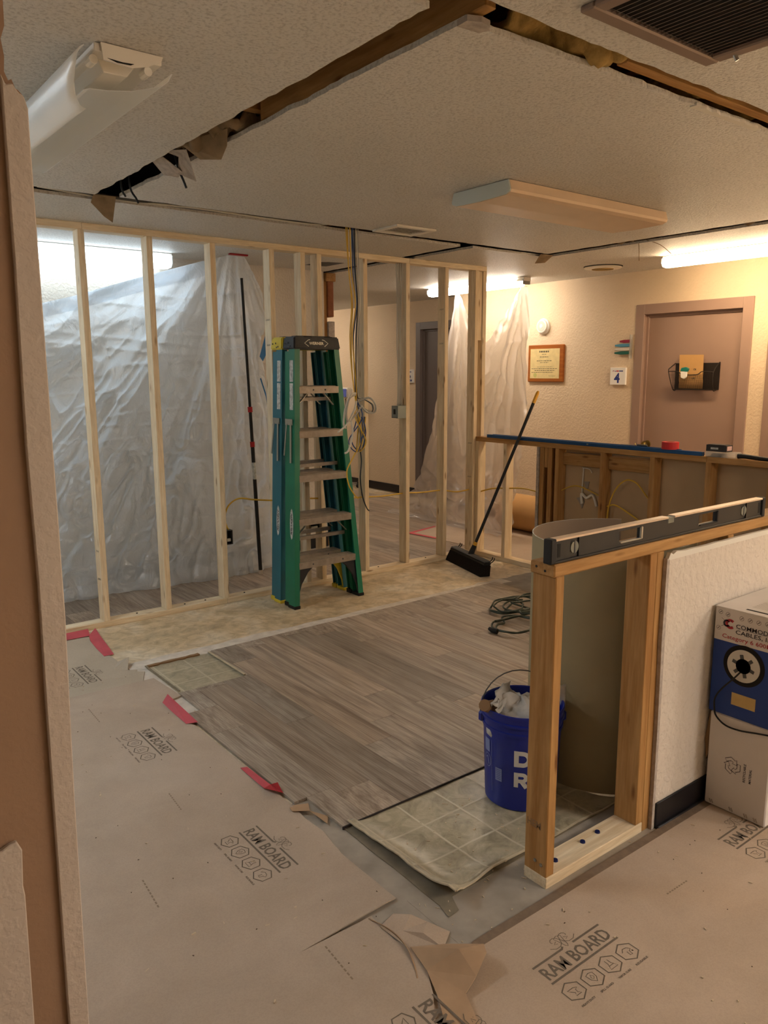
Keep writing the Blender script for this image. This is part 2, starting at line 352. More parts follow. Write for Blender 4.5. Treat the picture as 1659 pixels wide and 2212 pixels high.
# ---- vinyl planks, each its own piece
PW = .1524
plank_me = {}
def plank(x0, x1, y0, y1, z=.0, tint=None):
    w = x1-x0-.0012; l = y1-y0-.0012
    key = round(w, 3)
    if key not in plank_me:
        mb = MB().box(-w/2, w/2, -.5, .5, 0, .012); o = mb.build('plank', 'plank'); plank_me[key] = o.data; bpy.data.objects.remove(o)
    o = bpy.data.objects.new('plank', plank_me[key]); COL.objects.link(o); o.parent = floor
    o.location = ((x0+x1)/2, (y0+y1)/2, z); o.scale = (1, l, 1)
    t = tint if tint else random.choice((.80, .90, .97, 1.02, 1.08, 1.14))*random.uniform(.97, 1.03); wv = random.uniform(-.03, .04)
    o.color = (t*(1+wv), t, t*(1-wv), 1)
    return o
XS = [1.675+PW*k for k in range(-1, 17)]
fixed = {1.523: [2.27, 3.49], 2.742: [3.115], 3.199: [3.26], 1.675: [2.9], 3.656: [2.5]}
def yend(x): return 3.985+.016*(x-1.4)
plank(1.415, 1.5226, 2.071, 2.313, tint=.98); plank(1.362, 1.5226, 2.313, 3.008, tint=.97); plank(1.362, 1.5226, 3.008, 3.281, tint=.93); plank(1.433, 1.5226, 3.281, 3.533, tint=.93)
for i, x in enumerate(XS):
    x1 = min(x+PW, 4.17)
    if x1 - x < .02: continue
    y1 = 3.533 if x < 1.80 else yend(x+.07)
    cuts = None
    for k, v in fixed.items():
        if abs(k-x) < .02: cuts = list(v)
    if cuts is None: cuts = [2.071+random.uniform(.25, 1.1)]
    ys = [2.071]+[c for c in cuts if c < y1-.1]
    while y1-ys[-1] > 1.2192: ys.append(ys[-1]+1.2192)
    ys.append(y1)
    for a, c in zip(ys[:-1], ys[1:]):
        plank(x, x1, a, c, tint=.78 if (abs(x-1.5226) < .02 and a < 2.6 and a > 2.2) else None)
plank(1.807, 1.827, 3.533, 3.985, tint=.96)
# hall beyond the stud wall
for k in range(36):
    x = 1.06+PW*k; y = 4.93; first = random.uniform(.25, 1.2)
    if x > 6.35: break
    yy = [y, y+first]
    top = 5.86 if x < 3.8 else (6.6 if x > 6.0 else 10.6)
    while yy[-1] < top: yy.append(yy[-1]+1.2192)
    yy[-1] = top
    for a, c in zip(yy[:-1], yy[1:]):
        if c-a > .02: plank(x, min(x+PW, 6.39), a, c)
# dusty glue strip on the slab beside the planks
def ragged(x0, x1, y0, y1, n, amp, z0, z1, name, mat, parent, seed=0):
    top = [(x0+(x1-x0)*i/n, y1+amp*nz(i*.9+seed, 3.3)) for i in range(n+1)]; bot = [(x0+(x1-x0)*i/n, y0+amp*nz(i*.8+seed, 9.1)) for i in range(n+1)]
    return MB().prism(bot+list(reversed(top)), z0, z1).build(name, mat, parent)
ragged(1.36, 4.3, 3.975, 4.10, 40, .03, 0, .003, 'glue_residue', 'dust_white', floor, 4)
ragged(1.36, 1.46, 3.3, 3.98, 12, .03, 0, .002, 'glue_residue', 'dust_white', floor, 9)
ragged(1.12, 1.48, 1.35, 2.33, 14, .03, 0, .002, 'glue_residue', 'concrete_grey', floor, 9)
ragged(1.35, 2.6, 1.37, 1.64, 30, .02, 0, .0025, 'glue_residue', 'concrete_grey', floor, 19)
ragged(4.17, 4.715, 2.1, 4.08, 12, .03, 0, .0018, 'glue_residue', 'concrete_grey', floor, 2)
# ---- ceiling with the slots of the torn-out walls
def ceil_panel(x0, x1, y0, y1, jag):
    n = 40; pts = []
    def edge(a, c, j, k):
        L = math.dist(a, c); m = max(2, int(L/.035)) if j else 1; out = []
        d = ((c[0]-a[0])/L, (c[1]-a[1])/L); nn = (-d[1], d[0])
        for i in range(m):
            t = i/m; e = 0 if (i == 0 or not j) else (.010*nz(t*L*9+k, 1.7)+.006*nz(t*L*31+k, 5.2))
            out.append((a[0]+d[0]*L*t+nn[0]*e, a[1]+d[1]*L*t+nn[1]*e))
        return out
    c = [(x0, y0), (x1, y0), (x1, y1), (x0, y1)]
    for i in range(4): pts += edge(c[i], c[(i+1) % 4], jag[i], x0*3+y0*7+i*11)
    return pts
cm = MB()
JJ = (1, 1, 1, 1)
for r in ((-2.2, 1.35, 1.56, 4.05), (1.47, 4.67, 1.56, 4.04), (4.80, 8.2, 1.56, 4.05), (-2.2, 8.2, -3.2, 1.45),
          (-2.2, 3.90, 4.165, 11.2), (4.02, 8.2, 4.165, 11.2), (4.80, 8.2, 4.05, 4.165)):
    cm.prism(ceil_panel(*r, JJ), CZ, CZ+.016)
ceiling = struct(cm.build('ceiling', 'ceiling_tex'))
MB().prism([(3.53, 5.60), (3.72, 5.58), (3.73, 5.33), (3.60, 5.36), (3.54, 5.40)], 2.4385, 2.4396).build('ceiling_opening', 'dark_grey', ceiling)  # flat dark panel standing in for a shaded opening in the ceiling
tt = [(2.50+.02*i, 1.552+.022*nz(i*1.7, 3.1)) for i in range(22)]
MB().prism([(2.50, 1.575)]+tt+[(2.93, 1.575)], 2.4365, 2.446).build('torn_edge', 'compound', ceiling)
MB().prism([(1.465, 1.55), (1.50, 1.535), (1.535, 1.54), (1.55, 1.56), (1.54, 1.585), (1.468, 1.59)], 2.4375, 2.452).build('torn_edge', 'drywall_core', ceiling)
B('ceiling_cavity_deck', 'void', ceiling, -2.2, 8.2, -3.2, 11.2, 2.74, 2.78)
def joist(*bx, ax='x', m='old_'): B('joist', m+ax, ceiling, *bx, bev=.003)
joist(1.478, 1.516, 1.50, 2.62, 2.458, 2.70, ax='y'); joist(1.15, 1.6, 2.64, 2.678, 2.50, 2.70); joist(1.0, 2.1, 1.455, 1.493, 2.50, 2.70)
for x in (1.9, 2.31, 2.72, 3.13, 3.54): joist(x, x+.038, 1.2, 1.9, 2.53, 2.72, ax='y')
for x in (2.1, 2.9, 3.7): joist(x, x+.038, 3.8, 4.4, 2.50, 2.7, ax='y')
for y in (3.6, 2.9, 2.2): joist(4.5, 5.0, y, y+.038, 2.50, 2.7)
joist(2.05, 3.6, 1.50, 1.538, 2.456, 2.60); joist(4.66, 4.70, 2.0, 4.0, 2.47, 2.6, ax='y'); joist(1.0, 1.33, 1.36, 1.45, 2.46, 2.5)
# ---- walls
def wall(name, mat, *bx): return struct(B(name, mat, None, *bx))
wall('wall_left', 'wall_front', -2.3, -2.2, -3.2, 11.2, 0, CZ); wall('wall_behind', 'wall_front', -2.2, 8.2, -3.3, -3.2, 0, CZ)
wall('wall_hall_end', 'wall_cream', 3.9, 8.2, 10.6, 10.7, 0, CZ)
wall('wall_back', 'wall_pale', -2.2, 3.885, 5.87, 5.985, 0, CZ)
# door wall with its opening
dw = MB()
for bx in ((6.12, 6.24, 4.19, 6.62, 0, CZ), (6.12, 6.24, 3.06, 3.25, 0, CZ), (6.12, 6.24, -3.2, 2.05, 0, CZ), (6.12, 6.24, 3.25, 4.19, 2.085, CZ), (6.12, 6.24, 2.05, 3.06, 2.085, CZ)): dw.box(*bx)
struct(dw.build('wall_right', 'wall_cream'))
fw = MB()
for bx in ((6.40, 6.52, 7.55, 10.6, 0, CZ), (6.40, 6.52, 6.5, 6.68, 0, CZ), (6.40, 6.52, 6.68, 7.55, 2.10, CZ), (6.24, 6.40, 6.50, 6.62, 0, CZ)): fw.box(*bx)
struct(fw.build('wall_hall', 'wall_cream'))
struct(B('baseboard_hall', 'base_black', None, 6.385, 6.40, 7.62, 10.6, .012, .112))
struct(B('baseboard_back', 'base_black', None, 1.0, 3.88, 5.855, 5.87, .012, .112)); struct(B('baseboard_right', 'base_black', None, 6.105, 6.12, 4.29, 6.5, .0, .10))
# torn end of the back wall: a stub of framing and board
ws = thing('wall_end_stub', 'torn end of the back wall with exposed framing and gypsum board', 'wall', (3.93, 5.93, 0))
B('stud', 'old_z', ws, 3.885, 3.925, 5.885, 5.97, .012, 2.40); B('board', 'drywall_core', ws, 3.925, 3.99, 5.86, 5.985, .012, 2.02, bev=.004); B('header_block', 'stub_wood', ws, 3.925, 3.985, 5.865, 5.98, 2.06, 2.36, bev=.004); B('plate', 'old_y', ws, 3.90, 4.0, 5.85, 5.985, 2.36, 2.43, bev=.004)
# front-left wall: end strip painted, beside it bare board paper
lw = MB()
prof = [(-2.2, 0), (.355, 0), (.356, .3), (.363, .8), (.372, 1.15), (.375, 1.8), (.376, 2.0), (.372, 2.022), (.366, 2.028), (.362, 2.03), (.357, 2.043), (.352, 2.040), (.347, 2.052), (.349, 2.075), (.346, 2.10), (.353, 2.12), (.354, 2.16), (.353, CZ), (-2.2, CZ)]
lw.prism(prof, 1.43, 1.52, lambda a, c, d: (a, d, c)); wfl = struct(lw.build('wall_front_left', 'paper_brown'))
sp = [(.318, .0), (.355, 0), (.356, .3), (.363, .8), (.372, 1.15), (.375, 1.8), (.376, 2.0), (.371, 2.018), (.363, 2.022), (.355, 2.034), (.345, 2.03), (.339, 2.045), (.336, 1.75), (.330, 1.46), (.331, 1.22), (.327, 1.0), (.324, .74), (.320, .39)]
MB().prism(sp, 1.418, 1.43, lambda a, c, d: (a, d, c)).build('corner_strip', 'wall_patch', wfl, bev=.002)
sp = [(-2.2, 0), (.252, 0), (.259, .37), (.264, .64), (.262, .66), (.266, .73), (.258, .75), (.245, .748), (.232, .742), (.1, .72), (-2.2, .70)]
MB().prism(sp, 1.419, 1.43, lambda a, c, d: (a, d, c)).build('wall_patch', 'wall_patch', wfl, bev=.002)
MB().prism([(.31, 2.062), (.333, 2.06), (.34, 2.10), (.337, 2.16), (.345, 2.2), (.338, 2.44), (.30, 2.44)], 1.42, 1.43, lambda a, c, d: (a, d, c)).build('corner_strip', 'wall_patch', wfl)
# ---- doors
def door(n, X, y0, y1, zt, leafm, framem, label):
    d = thing('door_%d' % n, None, None, (X, (y0+y1)/2, 0)); d['kind'] = 'structure'
    fr = MB(); t = .075
    fr.box(X-.012, X+.10, y1-.012, y1+t, 0, zt+t); fr.box(X-.012, X+.10, y0-t, y0+.012, 0, zt+t); fr.box(X-.012, X+.10, y0+.012, y1-.012, zt-.012, zt+t)
    f = fr.build('frame', framem, d, bev=.003)
    st = MB(); st.box(X+.03, X+.045, y1-.035, y1-.012, 0, zt-.012); st.box(X+.03, X+.045, y0+.012, y0+.035, 0, zt-.012); st.box(X+.03, X+.045, y0+.035, y1-.035, zt-.035, zt-.012)
    st.build('stop', framem, f, bev=.002)
    B('leaf', leafm, d, X+.045, X+.085, y0+.013, y1-.013, .012, zt-.014, bev=.002)
    return d
d4 = door(1, 6.12, 3.266, 4.178, 2.078, 'door_brown', 'frame_brown', '')
kb = MB().lathe([(.0, -.075), (.018, -.075), (.027, -.062), (.029, -.045), (.022, -.032), (.012, -.028), (.012, -.008), (.032, -.006), (.034, 0)], (6.165, 4.105, .935), 24, 'x').build('knob', 'brass', d4, smooth=True)
door(2, 6.12, 2.06, 2.985, 2.078, 'door_brown', 'frame_brown', '')
door(3, 6.40, 6.70, 7.535, 2.105, 'door_dark', 'frame_dark', '')

# =================================================================== STUD WALL (new)
YS0, YS1 = 4.82, 4.909
sw = thing('stud_wall_frame', 'tall new framing wall of pale lumber studs between floor and ceiling', 'wall frame', (3.0, 4.86, 0))
for a, c in ((-.6, 1.522), (1.523, 3.985), (3.986, 4.82)): B('top_plate', 'new_x', sw, a, c, YS0, YS1, 2.402, 2.44, bev=.002)
for a, c in ((-.6, 2.343), (2.344, 4.82)): B('bottom_plate', 'new_x', sw, a, c, YS0, YS1, .0, .038, bev=.002)
for x in (.277, .683, 1.089, 1.495, 1.903, 2.322, 2.754, 3.0, 3.136, 3.541, 3.95, 4.355, 4.692): B('stud', 'new_z', sw, x, x+.038, YS0, YS1, .038, 2.402, bev=.002)
B('stud', 'new_z', sw, 4.782, 4.82, YS0, YS1, .038, 2.402, bev=.002); B('spacer_block', 'new_z', sw, 4.732, 4.78, YS0+.012, YS1, 1.84, 2.40, bev=.002); B('spacer_block', 'new_z', sw, 4.732, 4.78, YS0+.012, YS1, .04, .40, bev=.002)
def stamp(x, z):
    m = MB(); fn = lambda p, q: (x-.0008, 4.895-p, z+q)
    for k in range(4): m.stroke([(.012+.012*k, .002*(k % 2)), (.018+.012*k, .014), (.022+.012*k, .004)], .0028, fn)
    m.build('grade_stamp', 'dark_grey', sw, fix=False)['kind'] = 'stuff'
for x, z in ((2.754, 1.93), (2.754, 1.76), (4.355, 2.07), (4.355, 1.80), (4.692, .97), (4.692, .68), (1.495, .48), (1.495, .30)): stamp(x, z)
scm = MB()
for x in (1.72, 2.05, 2.2, 2.5, 3.4, 3.7, 4.2): scm.lathe([(.0, .004), (.006, .004), (.006, 0)], (x, 4.865, .038), 8)
scm.build('plate_screws', 'black', sw)['kind'] = 'stuff'
# =================================================================== BACK HALF WALL
HZ = 1.035
bh = thing('half_wall_frame', 'waist-high half wall of old and new studs carrying the blue straightedge', 'wall frame', (4.76, 3.4, 0))
B('top_plate', 'old_y', bh, 4.72, 4.809, 2.702, 4.82, .997, HZ, bev=.002); B('top_plate', 'old_y', bh, 4.72, 4.809, 1.52, 2.70, .997, HZ, bev=.002)
B('bottom_plate', 'new_y', bh, 4.72, 4.809, 4.13, 4.82, 0, .038, bev=.002); B('bottom_plate', 'old_y', bh, 4.72, 4.809, 1.52, 4.128, 0, .038, bev=.002)
for y, m in ((4.782, 'new_z'), (4.455, 'new_z'), (4.06, 'old_z'), (3.98, 'old_z'), (3.908, 'old_z'), (3.49, 'old_z'), (3.078, 'old_z'), (2.666, 'old_z'), (2.26, 'old_z'), (1.85, 'old_z')): B('stud', m, bh, 4.72, 4.808, y, y+.038, .038, .997, bev=.002)
B('spacer_block', 'old_z', bh, 4.722, 4.80, 4.022, 4.055, .84, .997, bev=.002)
for y0, y1 in ((3.53, 3.906), (3.118, 3.488)): B('blocking', 'old_y', bh, 4.77, 4.808, y0, y1, .875, .965, bev=.002)
B('gypsum_back', 'drywall_back', bh, 4.811, 4.824, 1.52, 4.10, .0, .99); B('gypsum_edge', 'drywall_core', bh, 4.715, 4.824, 4.104, 4.128, .0, .995, bev=.001)
pk = MB(); ff = lambda a, c, d: (d, a, c)
for poly in ([(3.795, .62), (3.775, .60), (3.74, .545), (3.72, .60), (3.735, .64)], [(3.73, .755), (3.71, .70), (3.695, .69), (3.68, .76)]): pk.prism(poly, 4.806, 4.811, ff)
pk.build('torn_paper', 'concrete_grey', bh)
pk = MB()
pk.tube([(4.805, 3.735, .86), (4.804, 3.742, .70), (4.80, 3.735, .60)], .006, 6, 4); pk.tube([(4.80, 3.745, .86), (4.8, 3.68, .855), (4.80, 3.655, .83)], .004, 6, 3)
pk.tube([(4.80, 3.735, .585), (4.79, 3.735, .66), (4.795, 3.69, .635), (4.80, 3.64, .66), (4.80, 3.60, .58)], .011, 6, 5)
pk.build('compound_ridge', 'compound', bh, smooth=True)
pk = MB().tube([(4.79, 3.86, .965), (4.79, 3.55, .975)], .004, 6).tube([(4.775, 3.46, .975), (4.775, 3.46, .985), (4.775, 3.14, .985)], .0035, 6)
pk.build('nail_wire', 'steel', bh)
# =================================================================== NEAR HALF WALL
nh = thing('half_wall', 'waist-high half wall with open framed end and painted board carrying the black level', 'half wall', (2.5, 1.46, 0))
B('top_plate', 'old_x', nh, 1.71, 4.80, 1.417, 1.51, .997, HZ, bev=.004)
B('bottom_plate', 'new_x', nh, 1.721, 2.222, 1.417, 1.508, 0, .038, bev=.002)
B('end_post', 'old_z', nh, 1.720, 1.758, 1.418, 1.507, .038, .997, bev=.003)
B('stud', 'old_z', nh, 2.184, 2.2215, 1.418, 1.507, .038, .997, bev=.002); B('stud', 'old_z', nh, 2.2225, 2.260, 1.418, 1.507, 0.0, .997, bev=.002)
for x in (2.66, 3.07, 3.48, 3.9, 4.3): B('stud', 'old_z', nh, x, x+.038, 1.418, 1.507, .0, .997, bev=.002)
top = [(2.263+.1*i, .982+.006*nz(i*1.3, 2)) for i in range(26)]
MB().prism([(2.263, 0), (4.8, 0)]+list(reversed(top))[:-1]+[(2.263, .97)], 1.4045, 1.417, lambda a, c, d: (a, d, c)).build('gypsum_board', 'wall_front', nh)
top2 = [(2.262, .97), (2.275, .992), (2.29, .985), (2.31, .993)]+[(2.36+.05*i, .988+.004*nz(i*2.1, 4)) for i in range(49)]
MB().prism(top2+[(4.8, .978), (2.27, .968)], 1.4035, 1.4165, lambda a, c, d: (a, d, c)).build('torn_edge', 'compound', nh)
MB().prism([(2.258, .0), (2.272, 0), (2.270, .97), (2.256, .975), (2.252, .7), (2.258, .4)], 1.4030, 1.4172, lambda a, c, d: (a, d, c)).build('core_edge', 'drywall_core', nh)
B('baseboard', 'base_black', nh, 2.275, 4.8, 1.397, 1.4044, .0, .098, bev=.002); B('baseboard_cove', 'base_black', nh, 2.275, 4.8, 1.386, 1.398, 0, .012, bev=.003)
for x, y in ((1.815, 1.46), (1.965, 1.47), (2.05, 1.475)): MB().lathe([(0, .006), (.008, .006), (.009, .001), (.009, 0)], (x, y, .038), 12).build('screw', 'screw_blue', nh)
for y, z in ((1.462, .08), (1.438, .075)): MB().lathe([(0, -.004), (.005, -.003), (.006, 0)], (1.720, y, z), 10, 'x').build('nail_head', 'steel', nh)
for y, z in ((1.485, 1.02), (1.452, 1.012)): MB().lathe([(0, -.0015), (.004, -.001), (.004, 0)], (1.710, y, z), 8, 'x').build('nail_head', 'black', nh)
st = MB(); add_text(st, 'HEM', .032, lambda a, c: (1.7195, 1.50-a, .19+c), offset=.001, sx=.9); st.build('grade_stamp', 'bag_brown', nh)

# =================================================================== FLOOR COVERINGS
def board(name, poly, z, mat, label, th=.0035, cat='floor paper', group=None):
    o = MB().prism(poly, z, z+th).build(name, mat); return tag(o, label, cat, group)
def wavy(p, q, n, amp, seed):
    out = []
    L = math.dist(p, q); d = ((q[0]-p[0])/L, (q[1]-p[1])/L)
    for i in range(n):
        t = i/n; e = 0 if i == 0 else amp*(nz(t*L*8+seed, .5)+.5*nz(t*L*25+seed, 2.5)); out.append((p[0]+d[0]*L*t-d[1]*e, p[1]+d[1]*L*t+d[0]*e))
    return out
def path(pts, n=8, amp=.003, seed=1, closed=True):
    out = []
    for i in range(len(pts) if closed else len(pts)-1): out += wavy(pts[i], pts[(i+1) % len(pts)], n, amp, seed+i*3.7)
    return out
ZR = .0125
far = board('floor_paper', path([(.375, 3.80), (1.345, 3.775), (1.412, 3.93), (1.375, 3.96), (1.39, 3.98), (1.352, 4.0), (1.35, 4.17), (1.345, 4.28), (1.345, 4.69), (.375, 4.72)], 6, .004), .003, 'ram_a', 'kraft floor paper taped in red beside the stud wall plate')
mid = board('floor_paper', path([(.375, 1.62), (1.30, 1.665), (1.325, 1.665), (1.322, 1.95), (1.345, 2.10), (1.338, 2.21), (1.345, 2.33), (1.345, 2.9), (1.345, 3.15), (1.32, 3.186), (1.33, 3.47), (1.432, 3.5), (1.41, 3.8), (.375, 3.83)], 6, .003, 5), .0075, 'ram_b', 'long kraft floor paper along the plank edge with red tape pieces')
nearl = board('floor_paper', path([(.2, -.4), (.95, .55), (1.0, .9), (1.06, 1.10), (1.117, 1.249), (1.165, 1.31), (1.204, 1.375), (1.225, 1.43), (1.222, 1.47), (1.206, 1.525), (1.205, 1.58), (1.215, 1.64), (.2, 1.655), (-.9, 1.4), (-.9, -.4)], 5, .002, 11), .0125, 'ram_b', 'kraft floor paper ending in a curved torn lip by the folded brown flap')
right = board('floor_paper', path([(.95, .4), (4.78, .4), (4.78, 1.372), (1.362, 1.378), (1.31, 1.40), (1.27, 1.46), (1.2, 1.5), (1.0, 1.2)], 8, .003, 21), .004, 'ram_c', 'kraft floor paper with dark edge strip running before the half wall')
MB().prism([(1.362, 1.362), (4.78, 1.352), (4.78, 1.385), (1.40, 1.390), (1.375, 1.388)], .0076, .0084).build('edge_strip', 'ram_strip', right)
def logo(parent, org, ang, z, cut=None):
    ca, sa = math.cos(ang), math.sin(ang)
    fn = lambda a, c, d=0: (org[0]+a*ca-c*sa, org[1]+a*sa+c*ca, z)
    m = MB(); w = .28
    m.stroke([(0, 0), (w, 0)], .0065, fn); m.stroke([(0, .066), (.12, .066), (.128, .072)], .0065, fn); m.stroke([(.165, .066), (w, .066)], .0065, fn)
    add_text(m, 'RAM BOARD', .058, fn, .006, .012, .0011, width=.268)
    for k in range(4):
        cx, cy = .028+.0755*k, -.050; R = .0345
        m.stroke([(cx+R*math.cos(PI/6+j*PI/3)*.98, cy+R*math.sin(PI/6+j*PI/3)*.92) for j in range(6)], .004, fn, True)
    q = lambda k, L: [(.028+.0755*k+x*.018, -.050+y*.018) for x, y in L]
    m.stroke(q(0, [(-.9, .5), (.3, .5), (.9, .2), (.4, .1), (.3, -.4), (.7, -.8), (-.4, -.8), (-.1, -.3), (-.5, .1)]), .0022, fn, True)
    m.stroke(q(1, [(-.7, .7), (0, .9), (.7, .7), (.6, -.2), (0, -.9), (-.6, -.2)]), .0022, fn, True); m.stroke(q(1, [(0, .5), (.3, 0), (0, -.3), (-.3, 0)]), .0018, fn, True)
    m.stroke(q(2, [(-.3, .9), (-.3, .2), (-.8, -.8), (.8, -.8), (.3, .2), (.3, .9)]), .0022, fn); m.stroke(q(2, [(-.5, -.2), (.5, -.2)]), .0018, fn)
    m.stroke(q(3, [(-.9, .2), (-.3, .7), (.5, .6), (.9, .1), (.4, -.1), (.3, -.8), (-.2, -.7), (-.1, 0)]), .0022, fn)
    for k, t in enumerate(('HEAVY DUTY', 'SPILL GUARD', 'VAPOR CURE', 'REUSABLE')): add_text(m, t, .0085, fn, .004+.0755*k, -.098, .0003, width=.052)
    # ram head emblem between the two bars
    sp = lambda cx, s: [(cx+s*(.006+.0026*t)*math.cos(t*.62-.4)*1.0, .098+(.004+.0024*t)*math.sin(t*.62-.4)) for t in range(0, 11)]
    m.stroke(sp(.122, -1), .0022, fn); m.stroke(sp(.166, 1), .0022, fn)
    m.stroke([(.130, .105), (.135, .088), (.139, .07), (.144, .064), (.149, .070), (.153, .088), (.158, .105), (.144, .110)], .002, fn, True)
    m.stroke([(.128, .096), (.116, .089), (.127, .086)], .0018, fn); m.stroke([(.160, .096), (.172, .089), (.161, .086)], .0018, fn)
    return m.build('printed_logo', 'ink', parent, fix=False)
logo(mid, (1.110, 2.265), -PI/2, .0115); logo(mid, (1.116, 3.245), -PI/2, .0115); logo(far, (1.120, 4.222), -PI/2, .0070); logo(nearl, (1.096, 1.31), -PI/2, .0165)
logo(right, (1.435, 1.150), 0, .0080); logo(right, (2.377, 1.158), 0, .0080)
def dashes(parent, a, c, z):
    m = MB(); p = [Vector(a), Vector(c)]
    for k in range(9):
        t0 = k/9; q0 = p[0].lerp(p[1], t0); q1 = p[0].lerp(p[1], t0+.075); m.stroke([q0, q1], .005, lambda x, y: (x, y, z))
    m.build('printed_line', 'ink_light', parent, fix=False)
dashes(mid, (1.02, 2.66), (1.01, 2.52), .0113); dashes(mid, (.75, 2.22), (.74, 2.06), .0113); dashes(mid, (1.02, 3.62), (1.015, 3.44), .0113); dashes(nearl, (1.04, 1.62), (1.03, 1.47), .0163); dashes(right, (1.99, 1.17), (2.10, 1.168), .0077)
# red tape pieces
def tape(pts, label, lift=(), z=.012, mat='tape_red', group='red tape on the floor paper'):
    m = MB(); n = len(pts)
    m.add([(x, y, z+(lift[i] if i < len(lift) else 0)) for i, (x, y) in enumerate(pts)], [tuple(range(n))] if n <= 4 else [(i, i+1, n-2-i, n-1-i) for i in range(n//2-1)])
    o = m.build('tape_piece', mat, None, solid=.0006); return tag(o, label, 'tape', group)
tape([(.38, 4.745), (1.365, 4.735), (1.395, 4.665), (1.36, 4.66), (.38, 4.67)][:0] or [(.38, 4.815), (1.385, 4.80), (1.365, 4.70), (.38, 4.71)], 'red tape along the stud wall bottom plate', (.0, .012, 0, 0), .008)
tape([(1.362, 4.71), (1.43, 4.80), (1.402, 4.62), (1.385, 4.45), (1.37, 4.29), (1.315, 4.29), (1.322, 4.45), (1.335, 4.6)], 'red tape running from the plate corner along the paper edge', (0, .008, .012, .008, .0, 0, 0, 0), .0085)
tape([(1.324, 3.471), (1.358, 3.485), (1.362, 3.35), (1.366, 3.16), (1.318, 3.18), (1.318, 3.33)], 'red tape piece beside the bare slab notch', (0, .03, .012, .002, 0, 0), .0125)
tp = tape([(1.322, 2.665), (1.348, 2.655), (1.352, 2.53), (1.35, 2.47), (1.317, 2.46), (1.32, 2.55)], 'red tape piece with lifted end on the plank edge', (0, 0, 0, .004, .004, 0), .0135)
MB().add([(1.350, 2.47, .018), (1.317, 2.46, .018), (1.33, 2.40, .03), (1.362, 2.395, .012), (1.365, 2.44, .035)], [(0, 1, 2, 3), (0, 3, 4)]).build('lifted_end', 'tape_red_dark', tp, solid=.0006)
tape([(4.80, 5.845), (5.25, 5.94), (5.23, 5.90), (4.83, 5.80)], 'red tape along the far edge of the hall floor paper', (), .0165, group='red tape on the hall paper')
tape([(4.80, 5.845), (4.85, 5.83), (4.90, 5.40), (4.855, 5.40)], 'red tape along the side edge of the hall floor paper', (), .0168, group='red tape on the hall paper')
board('floor_paper', [(4.85, 2.2), (6.10, 2.2), (6.10, 5.88), (5.2, 5.92), (4.82, 5.83), (4.86, 5.3), (4.87, 4.9), (4.85, 4.0)], .0125, 'ram_c', 'kraft floor paper in the hall beside the kraft roll')
# folded brown flap and torn tongues by the corner
fl = MB()
P = {'a': (1.222, 1.470, .018), 'b': (1.30, 1.405, .030), 'c': (1.362, 1.372, .012), 'd': (1.365, 1.33, .045), 'e': (1.345, 1.30, .05), 'f': (1.28, 1.272, .03), 'g': (1.23, 1.258, .018), 'h': (1.17, 1.30, .014), 'i': (1.20, 1.375, .02), 'j': (1.29, 1.35, .055), 'k': (1.06, 1.10, .012), 'l': (1.16, 1.10, .012)}
K = list(P); fl.add([P[k] for k in K], [[K.index(c) for c in q] for q in ('abji', 'bcdj', 'jdef', 'ijfg', 'igh', 'hglk')])
tag(fl.build('paper_flap', 'ram_back', None, solid=.003), 'folded back brown paper flap at the end of the dark edge strip', 'paper')
tg = MB()
tg.add([(1.215, 1.60, .004), (1.28, 1.62, .004), (1.31, 1.575, .014), (1.255, 1.545, .006), (1.335, 1.53, .006), (1.285, 1.49, .018), (1.36, 1.46, .005), (1.30, 1.42, .008), (1.225, 1.475, .006)], [(0, 1, 2, 3), (3, 2, 4, 5), (5, 4, 6, 7), (0, 3, 8), (3, 5, 7, 8)])
tag(tg.build('torn_paper', 'ram_c', None, solid=.002), 'torn tongues of kraft paper between the two floor papers', 'paper')
lip = MB().grid(14, 2, lambda u, v: (1.203+.03*math.sin(u*2.6)-.004*v-.05*u*u, 1.635-.26*u, .016+.010*v*math.sin(PI*min(1, u*1.1))))
tag(lip.build('torn_lip', 'ram_back', None, smooth='all', solid=.002), 'curled torn lip standing up on the kraft paper', 'paper')
tp2 = MB(); tp2.add([(1.345, 4.0, .004), (1.352, 4.17, .004), (1.285, 4.06, .006), (1.385, 4.09, .045)], [(0, 3, 2), (2, 3, 1)]); tag(tp2.build('torn_corner', 'ram_a', None, solid=.002), 'lifted torn paper corner by the slab edge', 'paper')
tp3 = MB(); tp3.add([(1.335, 2.31, .008), (1.405, 2.285, .004), (1.37, 2.22, .018), (1.415, 2.17, .004), (1.38, 2.12, .012), (1.345, 2.14, .008), (1.32, 2.26, .016)], [(0, 1, 2, 6), (2, 3, 4)])
tag(tp3.build('torn_scraps', 'ram_back', None, solid=.0015), 'torn paper and glue scraps in the notch of the plank edge', 'scraps')
# cut-out window onto the old vinyl
co = MB().box(1.441, 1.806, 3.536, 3.984, .001, .004).build('vinyl_patch', 'sheet_vinyl'); tag(co, 'square of old vinyl left in the notch cut into the planks', 'vinyl flooring')
MB().bar((1.806, 3.98, .012), (1.803, 3.54, .016), .012, .004).build('curled_edge', 'vinyl_back', co); MB().bar((1.44, 3.99, .012), (1.441, 3.54, .018), .010, .004).build('curled_edge', 'vinyl_under', co)
ragged(1.45, 1.75, 3.978, 3.998, 12, .012, .004, .012, 'curled_edge', 'bag_brown', co, 3)
